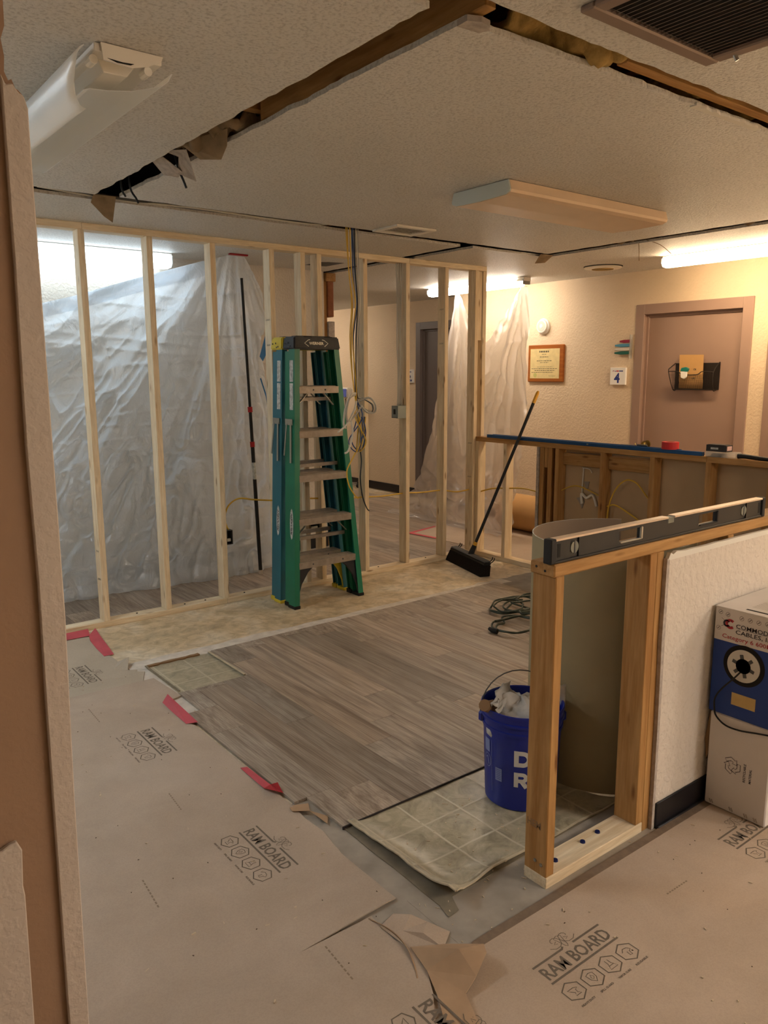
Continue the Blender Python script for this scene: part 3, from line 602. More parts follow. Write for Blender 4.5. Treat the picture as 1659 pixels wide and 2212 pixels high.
# old sheet vinyl in front of the planks: two layers, corner curling up
def curl(x, y, k=1.0):
    dl = max(0, 1.56-x)/.11; df = max(0, 1.68-y)/.11
    return .006*k + .020*k*min(1, dl)**2*(1-.6*max(0, (y-1.8)/.3)) + .022*k*(min(1, df)**2)*max(0, 1-max(0, x-1.5)/.5) + .010*max(0, 1-abs(x-1.462)/.03)*(1-max(0, y-1.6)/.5)
def vs(u, v):
    x = 1.448+(3.2-1.448)*(u**1.6); y = 1.585+.015*nz(x*6, 1)+(2.09-1.585)*v
    if u == 0: x += .008*nz(y*14, 2)
    if x < 1.66: y -= .055*(1-v)**3*((1.66-x)/.21)**1.5
    return (x, y, curl(x, y)+.0025*nz(x*9, y*9))
v1 = MB().grid(50, 24, vs).build('vinyl_sheet', 'sheet_vinyl', None, smooth='all', solid=.002); tag(v1, 'old tile-patterned sheet vinyl curling up under the blue bucket', 'vinyl flooring')
m = MB(); pts = [vs(0, j/20) for j in range(20, -1, -1)]+[vs((i/30), 0) for i in range(1, 31)]
for (p, q) in zip(pts[:-1], pts[1:]):
    if math.dist(p, q) > 1e-4: m.bar(p, q, .007, .005)
m.build('sheet_edge', 'vinyl_back', v1)
v2 = MB().prism(path([(1.412, 1.56), (1.40, 1.508), (1.445, 1.515), (1.47, 1.57), (3.2, 1.60), (3.2, 2.068), (1.416, 2.068)], 7, .004, 31), .001, .005).build('vinyl_underlayer', 'vinyl_under'); tag(v2, 'dark lower layer of old vinyl showing beneath the curled sheet', 'vinyl flooring')
MB().box(1.41, 4.17, 2.066, 2.0715, .0, .0125).build('plank_front_edge', 'plank_edge', floor)
# pale scrap and dust chips
m = MB()
for k in range(170):
    if k < 60: x, y, z = random.uniform(1.36, 2.3), random.uniform(1.38, 1.62), .003
    elif k < 100: x, y, z = random.uniform(1.5, 1.9), random.uniform(1.62, 2.0), .0085
    elif k < 140: x, y, z = random.uniform(.6, 1.3), random.uniform(1.3, 4.2), .0165
    else: x, y, z = random.uniform(1.4, 2.6), random.uniform(.6, 1.35), .008
    a = random.uniform(0, PI); l = random.uniform(.002, .007); w = random.uniform(.001, .003)
    m.bar((x-l*math.cos(a), y-l*math.sin(a), z+w/2), (x+l*math.cos(a), y+l*math.sin(a), z+w/2), w, w)
tag(m.build('plaster_chips', 'chip', None), 'scattered small plaster chips and shavings on the floor', 'debris', None, 'stuff')
m = MB()
for k in range(60):
    x, y = random.uniform(.55, 1.3), random.uniform(1.2, 4.0)
    if k > 35: x, y = random.uniform(1.5, 2.9), random.uniform(.6, 1.33)
    a = random.uniform(0, PI); l = random.uniform(.0015, .005); m.bar((x, y, .0165 if k <= 35 else .008), (x+l*math.cos(a), y+l*math.sin(a), .0168 if k <= 35 else .0085), .0025, .0015)
tag(m.build('dirt_specks', 'chip_dark', None), 'dark dirt specks scattered over the kraft paper', 'debris', None, 'stuff')

# =================================================================== CEILING THINGS
def strip(name, x0, x1, y0, y1, zb, litm, label, lens=None, group=None):
    t = thing(name, label, 'ceiling light', ((x0+x1)/2, (y0+y1)/2, CZ), group)
    B('housing', 'fix_white', t, x0+.02, x1-.02, y0, y1, zb+.045, CZ-.004, bev=.002)
    ly0, ly1 = lens or (y0+.01, y1-.01); cx = (x0+x1)/2; w = (x1-x0)/2
    prof = [(x0, zb+.062), (x0, zb+.028), (x0+.016, zb+.006), (cx, zb), (x1-.016, zb+.006), (x1, zb+.028), (x1, zb+.062)]
    MB().grid(6, 1, lambda u, v: (prof[round(u*6)][0], ly0+(ly1-ly0)*v, prof[round(u*6)][1])).build('lens', litm, t, solid=.002)
    for ya in (ly0-.004, ly1): MB().prism(prof, ya, ya+.004, lambda a, c, d: (a, d, c)).build('end_cap', litm if False else 'fix_white', t)
    return t
def strip_x(name, x0, x1, y0, y1, zb, litm, label):
    t = thing(name, label, 'ceiling light', ((x0+x1)/2, (y0+y1)/2, CZ))
    B('housing', 'fix_white', t, x0, x1, y0+.02, y1-.02, zb+.06, CZ-.004, bev=.002); cy = (y0+y1)/2
    prof = [(y0, zb+.085), (y0, zb+.03), (y0+.02, zb+.006), (cy, zb), (y1-.02, zb+.006), (y1, zb+.03), (y1, zb+.085)]
    MB().grid(1, 6, lambda u, v: (x0+.01+(x1-x0-.02)*u, prof[round(v*6)][0], prof[round(v*6)][1])).build('lens', litm, t, solid=.002)
    for xa in (x0+.004, x1-.01): MB().prism(prof, xa, xa+.006, lambda a, c, d: (d, a, c)).build('end_cap', 'endcap_cool', t)
    return t
st1 = strip('strip_light', 5.45, 5.58, 2.39, 3.60, 2.355, 'lit_warm', 'lit fluorescent strip light on the ceiling before the brown door')
st2 = strip('strip_light', 5.54, 5.67, 5.08, 6.42, 2.355, 'lit_mid', 'lit fluorescent strip light with bare tube end above the hanging plastic', (5.17, 6.41))
for x in (5.575, 5.635): MB().tube([(x, 5.10, 2.395), (x, 5.20, 2.395)], .013, 10).build('tube', 'lit_mid', st2)
B('socket', 'steel', st2, 5.56, 5.65, 5.085, 5.10, 2.37, 2.42, bev=.003)
strip_x('strip_light', -.3, 2.415, 5.62, 5.80, 2.335, 'lit_cool', 'lit cool white strip light against the back wall above the plastic')
strip('strip_light', 5.45, 5.58, .35, 1.56, 2.355, 'lit_warm', 'lit fluorescent strip light past the second brown door')
for k, (x, y) in enumerate(((3.1, -1.7), (5.0, -1.9))):
    strip('strip_light', x-.15, x+.15, y-.6, y+.6, 2.34, 'lit_fill', 'unseen fill light added on the front room ceiling', None, 'added front room fill lights')
strip('strip_light', 5.2, 5.33, 8.7, 9.92, 2.355, 'lit_mid', 'lit fluorescent strip light at the far end of the hall')
strip_x('strip_light', -1.15, .10, 3.85, 4.03, 2.335, 'lit_left_fill', 'unseen fill strip light added left of the opened fixture')
# unlit wraparound light in the middle
cf = thing('wraparound_light', 'unlit wraparound ceiling light with white lens tinted tan over the planks', 'ceiling light', (3.36, 2.8, CZ))
prof = [(2.614, 2.437), (2.601, 2.395), (2.606, 2.384), (2.63, 2.375), (2.80, 2.371), (2.96, 2.375), (2.984, 2.384), (2.989, 2.395), (2.976, 2.437)]
MB().grid(1, 8, lambda u, v: (2.745+1.235*u, prof[round(v*8)][0], prof[round(v*8)][1])).build('lens', 'lens_off', cf, solid=.003)
B('housing', 'fix_white', cf, 2.748, 3.975, 2.64, 2.95, 2.41, 2.439)
for x in (2.738, 3.976): MB().prism(prof, x, x+.007, lambda a, c, d: (d, a, c)).build('end_cap', 'endcap_cool', cf)
# opened light at the left
of = thing('open_light', 'opened fluorescent fixture with its white diffuser hanging loose', 'ceiling light', (.86, 2.85, CZ))
B('housing', 'fix_white', of, .77, .955, 2.235, 3.45, 2.418, 2.439, bev=.002); MB().prism([(.795, 2.42), (.81, 2.388), (.875, 2.388), (.90, 2.42)], 2.29, 3.42, lambda a, c, d: (a, d, c)).build('ballast_cover', 'fix_white', of, bev=.002)
MB().prism([(.785, 2.438), (.790, 2.396), (.865, 2.391), (.91, 2.404), (.95, 2.425), (.955, 2.438)], 2.225, 2.231, lambda a, c, d: (a, d, c)).build('end_plate', 'fix_white', of)
MB().prism([(.80, 2.402), (.825, 2.396), (.862, 2.397), (.872, 2.402), (.84, 2.400)], 2.2235, 2.225, lambda a, c, d: (a, d, c)).build('slot', 'hole_dark', of)
for x in (.775, .925): MB().tube([(x, 2.26, 2.405), (x, 2.30, 2.405)], .012, 10).build('lamp_socket', 'white_plastic', of)
def dif(u, v):       # flat bottom panel with its right lip
    P = [(.984, 2.404), (.972, 2.382), (.958, 2.372), (.90, 2.366), (.84, 2.364), (.79, 2.360), (.772, 2.352)]
    x, z = P[round(u*6)]; y0 = 2.235+.12*min(1, max(0, (.975-x)/.10)); return (x, y0+(3.46-y0)*v, z)
MB().grid(6, 16, dif).build('diffuser', 'lens_film', of, solid=.002)
def dif2(u, v):      # loose left panel of the diffuser hanging down
    P = [(.776, 2.304), (.768, 2.316), (.752, 2.338), (.738, 2.36), (.728, 2.38), (.724, 2.40), (.730, 2.415), (.742, 2.424)]
    Y0 = [2.352, 2.375, 2.36, 2.32, 2.27, 2.235, 2.228, 2.23]
    k = round(u*7); x, z = P[k]; y0 = Y0[k]; return (x, y0+(3.4-y0)*v, z+.02*v*(1-u))
MB().grid(7, 14, dif2).build('diffuser_flap', 'lens_film', of, smooth='all', solid=.002)
# small supply vent, return grille, speaker
vt = thing('supply_vent', 'small louvred air vent in the ceiling above the hanging cables', 'vent', (3.18, 3.9, CZ))
m = MB()
for bx in ((3.02, 3.33, 3.77, 3.81), (3.02, 3.33, 3.975, 4.015), (3.02, 3.06, 3.81, 3.975), (3.29, 3.33, 3.81, 3.975)): m.box(*bx, 2.428, 2.44)
m.build('frame', 'fix_white', vt, bev=.002); B('backing', 'hole_dark', vt, 3.06, 3.29, 3.81, 3.975, 2.4385, 2.4395)
for k in range(7): MB().bar((3.06, 3.825+k*.0235, 2.433), (3.29, 3.825+k*.0235, 2.433), .011, .0015, (0, -.35, 1)).build('slat', 'fix_white', vt)
gr = thing('return_grille', 'large brown return air grille in the ceiling with fine slats', 'vent', (1.92, 1.05, CZ))
m = MB()
for bx in ((1.63, 2.185, 1.293, 1.335), (1.63, 2.185, .72, .762), (1.63, 1.672, .762, 1.293), (2.143, 2.185, .762, 1.293)): m.box(*bx, 2.424, 2.44)
m.build('frame', 'grille', gr, bev=.004); B('backing', 'hole_dark', gr, 1.672, 2.143, .762, 1.293, 2.4385, 2.4395)
for k in range(25): MB().bar((1.682+k*.0188, .764, 2.431), (1.682+k*.0188, 1.292, 2.431), .0075, .0012, (-.6, 0, 1)).build('slat', 'grille', gr)
MB().tube([(2.17, 1.24, 2.425), (2.175, 1.235, 2.41)], .006, 8).build('latch', 'steel', gr)
spk = thing('ceiling_speaker', 'round ceiling speaker with ringed grille near the door wall', 'speaker', (5.62, 4.26, CZ))
MB().lathe([(.0, -.018), (.10, -.018), (.145, -.014), (.155, -.008), (.155, -.004)], (5.62, 4.26, CZ), 40).build('cover', 'white_plastic', spk, smooth=True)
m = MB()
for rr in (.03, .045, .06, .075, .088): m.lathe([(rr-.002, -.0185), (rr, -.021), (rr+.002, -.0185)], (5.62, 4.26, CZ), 32)
m.build('grille_rings', 'box_label', spk); MB().lathe([(.12, -.004), (.16, -.0005)], (5.60, 4.24, CZ), 30).build('dark_ring', 'hole_dark', spk)  # dark ring on the ceiling, set off-centre from the cover
# insulation and torn flaps in the slots
def slotz(x, y): return 2.42 if (1.37 < x < 1.455 and 1.5 < y < 4.1) or (1.47 < y < 1.545) or (4.69 < x < 4.785 and y < 4.1) else 2.475
def lump(name, x0, x1, y0, y1, z, amp, mat, label, s=9, n=40):
    o = MB().grid(n, n, lambda u, v: (x0+(x1-x0)*u, y0+(y1-y0)*v, max(z+amp*fbm(x0+(x1-x0)*u, y0+(y1-y0)*v, 3, s), slotz(x0+(x1-x0)*u, y0+(y1-y0)*v)))).build(name, mat, None, smooth='all', solid=.02)
    return (attach(o, ceiling), o)[1]
lump('insulation_batt', 1.62, 2.06, 1.30, 1.72, 2.50, .09, 'insul', 'yellow insulation batt bulging in the slot beside the return grille', 7)
lump('insulation_batt', 2.36, 3.1, 1.30, 1.72, 2.52, .08, 'insul', 'brown insulation batt over the far part of the slot beside the grille', 7)
lump('insulation_batt', 1.2, 1.6, 2.70, 3.28, 2.505, .10, 'insul_paper', 'paper-faced insulation in the slot above the torn paper flaps', 9)
lump('insulation_batt', 4.6, 4.9, 2.2, 3.9, 2.49, .06, 'insul_paper', 'paper-faced insulation in the slot before the lit strip light', 12)
def flap(pts, fs, label, mat='insul_paper'): return tag(MB().add(pts, fs).build('torn_flap', mat, None, solid=.002), label, 'torn paper', 'torn flaps hanging from the ceiling slot')
flap([(1.36, 3.05, 2.46), (1.44, 2.80, 2.47), (1.455, 2.84, 2.42), (1.46, 2.90, 2.385), (1.43, 3.02, 2.405)], [(0, 1, 2), (0, 2, 3, 4)], 'broad torn flap of brown backing paper hanging from the slot')
flap([(1.36, 3.22, 2.47), (1.40, 3.08, 2.45), (1.475, 3.16, 2.355), (1.44, 3.26, 2.40), (1.42, 3.20, 2.45)], [(0, 1, 4), (4, 1, 2, 3)], 'narrow pointed torn flap of paper hanging from the slot', 'drywall_core')
flap([(1.35, 3.33, 2.46), (1.37, 3.24, 2.45), (1.44, 3.22, 2.40), (1.46, 3.30, 2.395), (1.42, 3.36, 2.41)], [(0, 1, 2, 4), (4, 2, 3)], 'crumpled torn flap of gypsum paper in the slot', 'drywall_core')
flap([(1.35, 4.06, 2.445), (1.46, 4.06, 2.445), (1.475, 4.17, 2.34), (1.43, 4.165, 2.365), (1.36, 4.14, 2.42)], [(0, 1, 2, 3, 4)], 'dark torn flap hanging where the two slots meet')
flap([(4.66, 4.10, 2.445), (4.78, 4.08, 2.445), (4.79, 4.17, 2.40), (4.70, 4.19, 2.39)], [(0, 1, 2, 3)], 'small torn flap at the far corner of the slots')
def cable(name, pts, r, mat, label, group=None, s=6, cat='cable'):
    return tag(MB().tube(pts, r, 8, s).build(name, mat, None, smooth='all'), label, cat, group)
for k, (pts, lab) in enumerate((([(1.43, 3.30, 2.60), (1.45, 3.29, 2.45), (1.465, 3.26, 2.37), (1.47, 3.25, 2.345)], 'short black wire end poking down beside the crumpled flap'), ([(1.42, 3.75, 2.60), (1.42, 3.76, 2.44), (1.44, 3.74, 2.38), (1.445, 3.73, 2.36)], 'dark cable stub hanging from the slot end'), ([(1.40, 3.80, 2.60), (1.405, 3.83, 2.45), (1.42, 3.82, 2.40)], 'dark cable stub hanging beside its twin at the slot end'))):
    cable('cable_stub', pts, .005, 'cable_black', lab, 'wire ends in the ceiling slot')
cable('slot_cable', [(1.1, 4.10, 2.455), (1.5, 4.13, 2.447), (1.9, 4.10, 2.450), (2.3, 4.11, 2.447), (2.7, 4.10, 2.449), (2.83, 4.08, 2.5)], .006, 'cable_white', 'pale cable lying along the ceiling slot above the stud wall')
cable('slot_cable', [(1.0, 4.075, 2.46), (1.35, 4.08, 2.45), (1.6, 4.12, 2.452), (2.2, 4.13, 2.455)], .008, 'dark_grey', 'dark cable lying along the ceiling slot above the stud wall')
for k, (pts, lab) in enumerate((([(5.0, 3.35, 2.455), (5.01, 3.35, 2.40), (5.03, 3.36, 2.33)], 0), ([(4.99, 3.28, 2.452), (5.06, 3.22, 2.42), (5.12, 3.17, 2.36)], 1))):
    cable('loose_fibre', [(p[0]-.2, p[1], p[2]) for p in pts], .0022, 'insul_paper', ('straight', 'slanting')[lab]+' loose fibre dangling from the ceiling slot before the strip light')

# =================================================================== LADDERS
def ladder(name, label, yb, yt, dx, rail, cap, foot, capname):
    t = thing(name, label, 'ladder', (2.92+dx, yb+.1, 0), 'step ladders against the stud wall')
    zt = 1.75
    def xl(z): return 2.628+dx+(2.742-2.628)*z/zt
    def xr(z): return 3.204+dx-(3.204-3.092)*z/zt
    def yf(z): return yb+(yt-yb)*z/zt
    def rl(nm, xa, sgn, y0, dep, wid, z0, z1, m):
        # C-channel: web on the outside, flanges front and back
        mb = MB()
        def q(z, a, b_, c, d): x = xa(z); y = yf(z); return [(x+sgn*a, y+c, z), (x+sgn*b_, y+c, z), (x+sgn*b_, y+d, z), (x+sgn*a, y+d, z)]
        for a, b_, c, d in ((0, .005, y0, y0+dep), (.004, wid, y0, y0+.005), (.004, wid, y0+dep-.005, y0+dep)): mb.hexa(q(z0, a, b_, c, d), q(z1, a, b_, c, d))
        o = mb.build(nm, m, t); return o
    for xa, sg in ((xl, 1), (xr, -1)):
        rl('front_rail', xa, sg, 0, .078, .040, .012, zt, rail)
        rl('rear_rail', (lambda z, f=xa, s=sg: f(z)+s*.012), sg, .098, .045, .026, .012, zt-.03, rail)
        mb = MB(); x = xa(0); mb.hexa([(x-sg*.003 if sg > 0 else x-.045, yb-.004, 0), (x+.045 if sg > 0 else x+.003, yb-.004, 0), (x+.045 if sg > 0 else x+.003, yb+.085, 0), (x-.003 if sg > 0 else x-.045, yb+.085, 0)],
                [(x-.003 if sg > 0 else x-.045, yb-.004, .022), (x+.045 if sg > 0 else x+.003, yb-.004, .022), (x+.045 if sg > 0 else x+.003, yb+.085, .022), (x-.003 if sg > 0 else x-.045, yb+.085, .022)])
        mb.build('foot', foot, t, bev=.003)
        B('rear_foot', foot, t, min(x+sg*.008, x+sg*.048), max(x+sg*.008, x+sg*.048), yb+.095, yb+.15, 0, .03, bev=.003)
        # curved gusset below the bottom step
        g = MB(); pr_ = [(0, .03), (.03, .03), (.035, .08), (.06, .16), (.11, .235), (.165, .28), (.0, .28)]
        g.prism(pr_, .012, .03, lambda a, c, d, f=xa, s=sg: (f(c)+s*(a+.005), yf(c)+d, c)); g.build('gusset', 'lad_black' if rail == 'lad_green' else 'lad_yellow', t, bev=.003)
    for k in range(5):
        z = .295+.2935*k; m = MB(); x0 = xl(z)+.036; x1 = xr(z)-.036; y = yf(z)+.004
        m.box(x0, x1, y-.006, y+.004, z-.028, z+.018); m.box(x0, x1, y+.004, y+.086, z+.012, z+.018); m.box(x0, x1, y+.08, y+.086, z-.02, z+.012)
        for j in range(4): m.box(x0+.01, x1-.01, y+.012+.019*j, y+.022+.019*j, z+.018, z+.022)
        s_ = m.build('step', 'lad_step', t, bev=.001)
        if k in (0, 4):
            for xx in (x0+.11, x1-.11): MB().lathe([(0, -.004), (.005, -.003), (.006, 0)], (xx, y-.006, z-.004), 10, 'y').build('rivet', 'dark_grey', s_)
        if k in (1, 4):
            for xx, sg in ((x0+.01, 1), (x1-.01, -1)): MB().bar((xx, y+.05, z-.11), (xx+sg*.09, y+.05, z-.02), .02, .003).build('brace', 'lad_metal', t)
    for z in (.45, .95, 1.40): B('rear_rung', 'lad_step', t, xl(z)+.034, xr(z)-.034, yf(z)+.11, yf(z)+.135, z-.012, z+.012)
    # top cap
    m = MB(); z0, z1 = 1.732, 1.815; y0 = yf(1.77)-.012; y1 = y0+.155; a, c = xl(1.77)-.012, xr(1.77)+.012
    m.hexa([(a, y0, z0), (c, y0, z0), (c, y1, z0), (a, y1, z0)], [(a+.010, y0+.012, z1), (c-.010, y0+.012, z1), (c-.010, y1-.012, z1), (a+.010, y1-.012, z1)])
    tc = m.build('top_cap', cap, t, bev=.008, seg=2)
    B('tool_tray', 'lad_black', tc, a+.05, c-.05, y0+.05, y1-.04, z1-.002, z1+.006, bev=.002)
    for xx in (a+.09, c-.12): B('tool_slot', 'hole_dark', tc, xx, xx+.06, y0+.018, y0+.026, z1-.004, z1+.001)
    for yy, zz in ((.03, 1.752), (.06, 1.775), (.10, 1.772), (.05, 1.748)): MB().lathe([(0, -.003), (.005, -.002), (.006, 0)], (a+.001, y0+yy+.02, zz), 8, 'x').build('rivet', 'dark_grey', tc)
    if capname:
        m = MB(); yy = y0-.0008; fn = lambda p, q: (a+.085+p, y0-.001+.012*(q+.03)/.083, 1.762+q)
        add_text(m, 'WERNER', .026, fn, .035, 0, .0006, width=.115); m.stroke([(.03, -.012), (0, .009), (.03, .030), (.045, .032)], .004, fn); m.stroke([(.155, -.012), (.185, .009), (.155, .030), (.14, .032)], .004, fn)
        m.build('emblem', 'lad_metal', tc, fix=False)
    # outer side stickers
    def side(z): return xl(z)-.0012
    def stick(nm, z0, z1, y0_, y1_, m, n=10, oval=False):
        P = []
        for k in range(n+1):
            f = k/n; z = z0+(z1-z0)*f; h = (y1_-y0_)/2*(math.sqrt(max(0, 1-(2*f-1)**2)) if oval else 1); P.append((z, h))
        mid_ = (y0_+y1_)/2; mb = MB(); vs_ = []
        for z, h in P: vs_ += [(side(z), yf(z)+mid_-h, z), (side(z), yf(z)+mid_+h, z)]
        mb.add(vs_, [(2*i, 2*i+1, 2*i+3, 2*i+2) for i in range(n)]); return mb.build(nm, m, t, fix=False)
    stick('sticker', 1.52, 1.66, .018, .062, 'label_white'); stick('sticker', 1.335, 1.51, .018, .062, 'label_white')
    s_ = stick('brand_sticker', .47, .68, .018, .060, 'label_white', 16, True)
    m = MB(); add_text(m, 'WERNER', .022, lambda p, q: (side(.65-p)-.0008, yf(.65-p)+.032+q, .65-p), 0, 0, .0006, width=.15); m.build('brand_lettering', 'box_ink', s_, fix=False)
    # spreader: plate and two folded bars
    sx = xl(1.25)-.004
    b_ = MB().box(sx-.004, sx, yf(1.25)+.02, yf(1.25)+.11, 1.235, 1.275).build('spreader_plate', 'lad_metal', t, bev=.001)
    MB().bar((sx-.004, yf(1.25)+.04, 1.245), (xl(1.0)-.012, yf(1.0)+.035, .985), .016, .004, (1, 0, 0)).build('spreader_bar', 'lad_metal', t); MB().bar((sx-.004, yf(1.25)+.09, 1.245), (xl(1.03)-.012, yf(1.03)+.115, 1.03), .014, .004, (1, 0, 0)).build('spreader_bar', 'lad_metal', t)
    return t
ladder('step_ladder', 'green fibreglass step ladder with black top cap leaning by the stud wall', 4.39, 4.50, 0.0, 'lad_green', 'lad_black', 'rubber', True)
ladder('step_ladder', 'teal step ladder with yellow top cap behind the green ladder', 4.578, 4.660, .0, 'lad_teal', 'lad_yellow', 'lad_yellow', False)

# =================================================================== PLASTIC SHEETS
def sheet(name, label, topf, x0f, x1f, plane, z0, mat, peaks, nu=150, nv=170, amp=.05, tail=0.0):
    # topf(s): top height along the sheet, x0f/x1f(z): side limits
    def P(u, v):
        # v from the floor (0) to the top (1)
        s0 = x0f(v); s1 = x1f(v); s = s0+(s1-s0)*u; zt = topf(s); z = z0+(zt-z0)*v
        d = 0
        for px, pz, k, ph in peaks:
            dx, dz = s-px, pz-z; r = math.hypot(dx, dz)+.02; a = math.atan2(dx, dz+.02)
            fd = nz(a*k+ph, r*.55, 1.3)+.5*nz(a*k*2.3+ph, r*.8, 4.1)
            cr = 1-2*abs(nz(a*k*2.1+ph+.4*nz(s*3, z*3), r*1.6, 6.6)); cr2 = 1-2*abs(nz(a*k*4.6+ph, r*3.2+nz(s*5, z*4), 8.2))
            low = min(1, max(0, (r-.9)/1.1))
            d += amp*min(1, r*.9)*(1.5*fd+.55*max(0, cr)**2)+amp*low*.55*max(0, cr2)**2
        d += .012*fbm(s, z*.8, 4, 2.0) + .010*max(0, 1-2*abs(nz(s*1.3, z*9, 3.1)))**4
        ln = math.exp(-((z-z0)/.10)**2)*tail
        return plane(s, z, d-ln)
    o = MB().grid(nu, nv, P).build(name, mat, None, smooth='all')
    def H(u, v):
        p = P(u*.80, .955+.045*v); return (p[0], p[1]-.010*math.sin(PI*min(1, v*1.1))-.002, p[2]+.004)
    MB().grid(120, 4, H).build('folded_hem', mat, o, smooth='all')
    return o
def interp(tab):
    def f(x):
        if x <= tab[0][0]: return tab[0][1]
        for (a, b_), (c, d) in zip(tab[:-1], tab[1:]):
            if x <= c: return b_+(d-b_)*(x-a)/(c-a)
        return tab[-1][1]
    return f
ltop = interp([(.6, 1.80), (1.405, 2.016), (1.64, 2.08), (2.118, 2.236), (2.609, 2.386), (2.76, 2.432), (2.90, 2.434), (2.965, 2.337), (3.04, 2.20), (3.06, 2.10), (3.2, 1.9)])
lright = interp([(0, 3.12), (.4, 3.13), (.55, 3.085), (.7, 3.05), (.8, 3.02), (.88, 3.055), (1, 3.045)])
pl = sheet('plastic_sheet', '', ltop, lambda v: .7, lright, lambda s, z, d: (s, 5.45+d, z), .014, 'film_left', ((2.83, 2.62, 4.2, .4),), amp=.060, tail=.04, nu=220, nv=220)
tag(pl, 'large milky plastic dust sheet hanging behind the stud wall beside the pole', 'plastic sheet')
tag(MB().box(2.745, 2.895, 5.375, 5.40, 2.428, 2.4395).build('tape_piece', 'tape_red_dark', None, bev=.002), 'dark red tape holding the plastic sheet to the ceiling', 'tape')
def loose(name, pts, mat, label): return tag(MB().add(pts, [tuple(range(len(pts)))]).build(name, mat, None, solid=.001), label, 'tape')
loose('tape_piece', [(3.045, 5.40, 1.90), (3.005, 5.39, 1.80), (2.969, 5.385, 1.702), (2.996, 5.385, 1.665), (3.03, 5.39, 1.72), (3.06, 5.40, 1.80)], 'tape_blue', 'broad loose blue tape strip on the edge of the plastic sheet')
loose('tape_piece', [(2.985, 5.42, 1.535), (2.995, 5.42, 1.54), (3.04, 5.43, 1.42), (3.05, 5.435, 1.34), (3.035, 5.43, 1.40)], 'tape_blue', 'narrow loose blue tape strip lower on the plastic sheet edge')
# right sheet hung from the middle strip light: two peaks
def rtop(s): return None
prof = interp([(4.93, 1.60), (4.98, 1.95), (5.03, 2.345), (5.10, 2.345), (5.30, 2.10), (5.50, 1.90), (5.62, 1.82), (5.75, 2.05), (5.90, 2.345), (5.96, 2.345), (6.10, 1.78), (6.30, 1.13), (6.55, .40), (6.80, .08)])
def rP(u, v):
    a0, a1 = 5.0, 6.80
    lo = a0+.30*(1-v)**2*0 + .18*max(0, .6-v); s = lo+(a1-lo)*u
    zt = max(.03, prof(s)); z = .016+(zt-.016)*v; d = 0
    for px in (5.06, 5.93):
        dx = s-px; r = math.hypot(dx, 2.42-z)+.02; a = math.atan2(dx, 2.44-z); w = math.exp(-(dx/.55)**2)
        cr = 1-2*abs(nz(a*9+px, r*1.1, 2.2)); d += w*min(1, r*1.3)*(.10*nz(a*7+px*3, r*.5, 5.5)+.05*max(0, cr)**3)
    low = max(0, 1-z/.75); cr = 1-2*abs(nz(s*3.2, z*4.2, 2)); cr2 = 1-2*abs(nz(s*6.5+4, z*7, 5))
    d += .02*fbm(s, z, 9, 1.6)+low*(.11*max(0, cr)**2+.05*max(0, cr2)**2-.10)+.02*max(0, 1-2*abs(nz(s*2.2, z*3.1, 7)))**5
    if s < 5.6: d = min(d, .04)
    return (5.53+d*.9, s, z)
pr_ = MB().grid(150, 150, rP).build('plastic_sheet', 'film_right', None, smooth='all'); tag(pr_, 'clear plastic dust sheet hung in two peaks from the hall strip light', 'plastic sheet')
tl = MB().grid(30, 6, lambda u, v: (5.36+.10*v+.03*nz(u*7, v*3), 5.15+1.75*u+.03*nz(u*9, 3), .016+.03*(1-v)*abs(nz(u*8, v*4, 3))+.03*v)).build('sheet_tail', 'film_right', pr_, smooth='all')
# =================================================================== TELESCOPIC POLE
pole = thing('support_pole', 'black telescopic pole with red collars standing before the plastic sheet', 'pole', (2.9, 5.36, 0))
pa, pb = Vector((2.90, 5.352, .012)), Vector((2.822, 5.352, 2.265)); pt = lambda z: pa.lerp(pb, (z-.012)/2.253)
MB().tube([pt(.04), pt(1.035)], .0145, 14).build('lower_tube', 'black', pole, smooth=True); MB().tube([pt(1.035), pt(1.30)], .0125, 14).build('middle_tube', 'black', pole, smooth=True); MB().tube([pt(1.30), pt(2.265)], .0105, 14).build('upper_tube', 'black', pole, smooth=True)
for z in (1.02, 1.285): MB().tube([pt(z), pt(z+.04)], .018, 14).build('collar', 'tape_red_dark', pole, smooth=True)
MB().tube([pt(.012), pt(.045)], .017, 14).build('foot', 'pole_white', pole, smooth=True); MB().tube([pt(.77), pt(.90)], .0150, 14).build('label', 'label_white', pole)

# =================================================================== CABLES AND BOXES ON THE STUD WALL
YC = 4.866
cable('house_cable', [(2.755, YC, .677), (2.60, YC-.01, .70), (2.48, YC-.01, .72), (2.40, YC-.01, .68), (2.372, YC, .60), (2.385, YC, .53), (2.40, YC, .505)], .006, 'cable_yellow', 'yellow house cable arching from the stud down to the open grey box')
cable('house_cable', [(3.02, YC, .665), (3.155, YC, .652), (3.35, YC, .63), (3.56, YC, .621), (3.75, YC, .610), (3.97, YC, .612), (4.15, YC, .60), (4.374, YC, .597), (4.55, YC, .567), (4.71, YC, .575)], .006, 'cable_yellow', 'yellow house cable threaded through the studs behind the ladders')
cable('house_cable', [(4.76, 4.80, .555), (4.765, 4.65, .60), (4.765, 4.474, .622), (4.765, 4.30, .64), (4.765, 4.15, .63), (4.765, 4.06, .62)], .006, 'cable_yellow', 'yellow house cable threaded through the open end of the half wall frame')
cable('house_cable', [(4.765, 3.93, .66), (4.775, 3.78, .72), (4.775, 3.60, .68), (4.765, 3.51, .65)], .0045, 'cable_yellow', 'thin yellow cable crossing the first bay of the half wall')
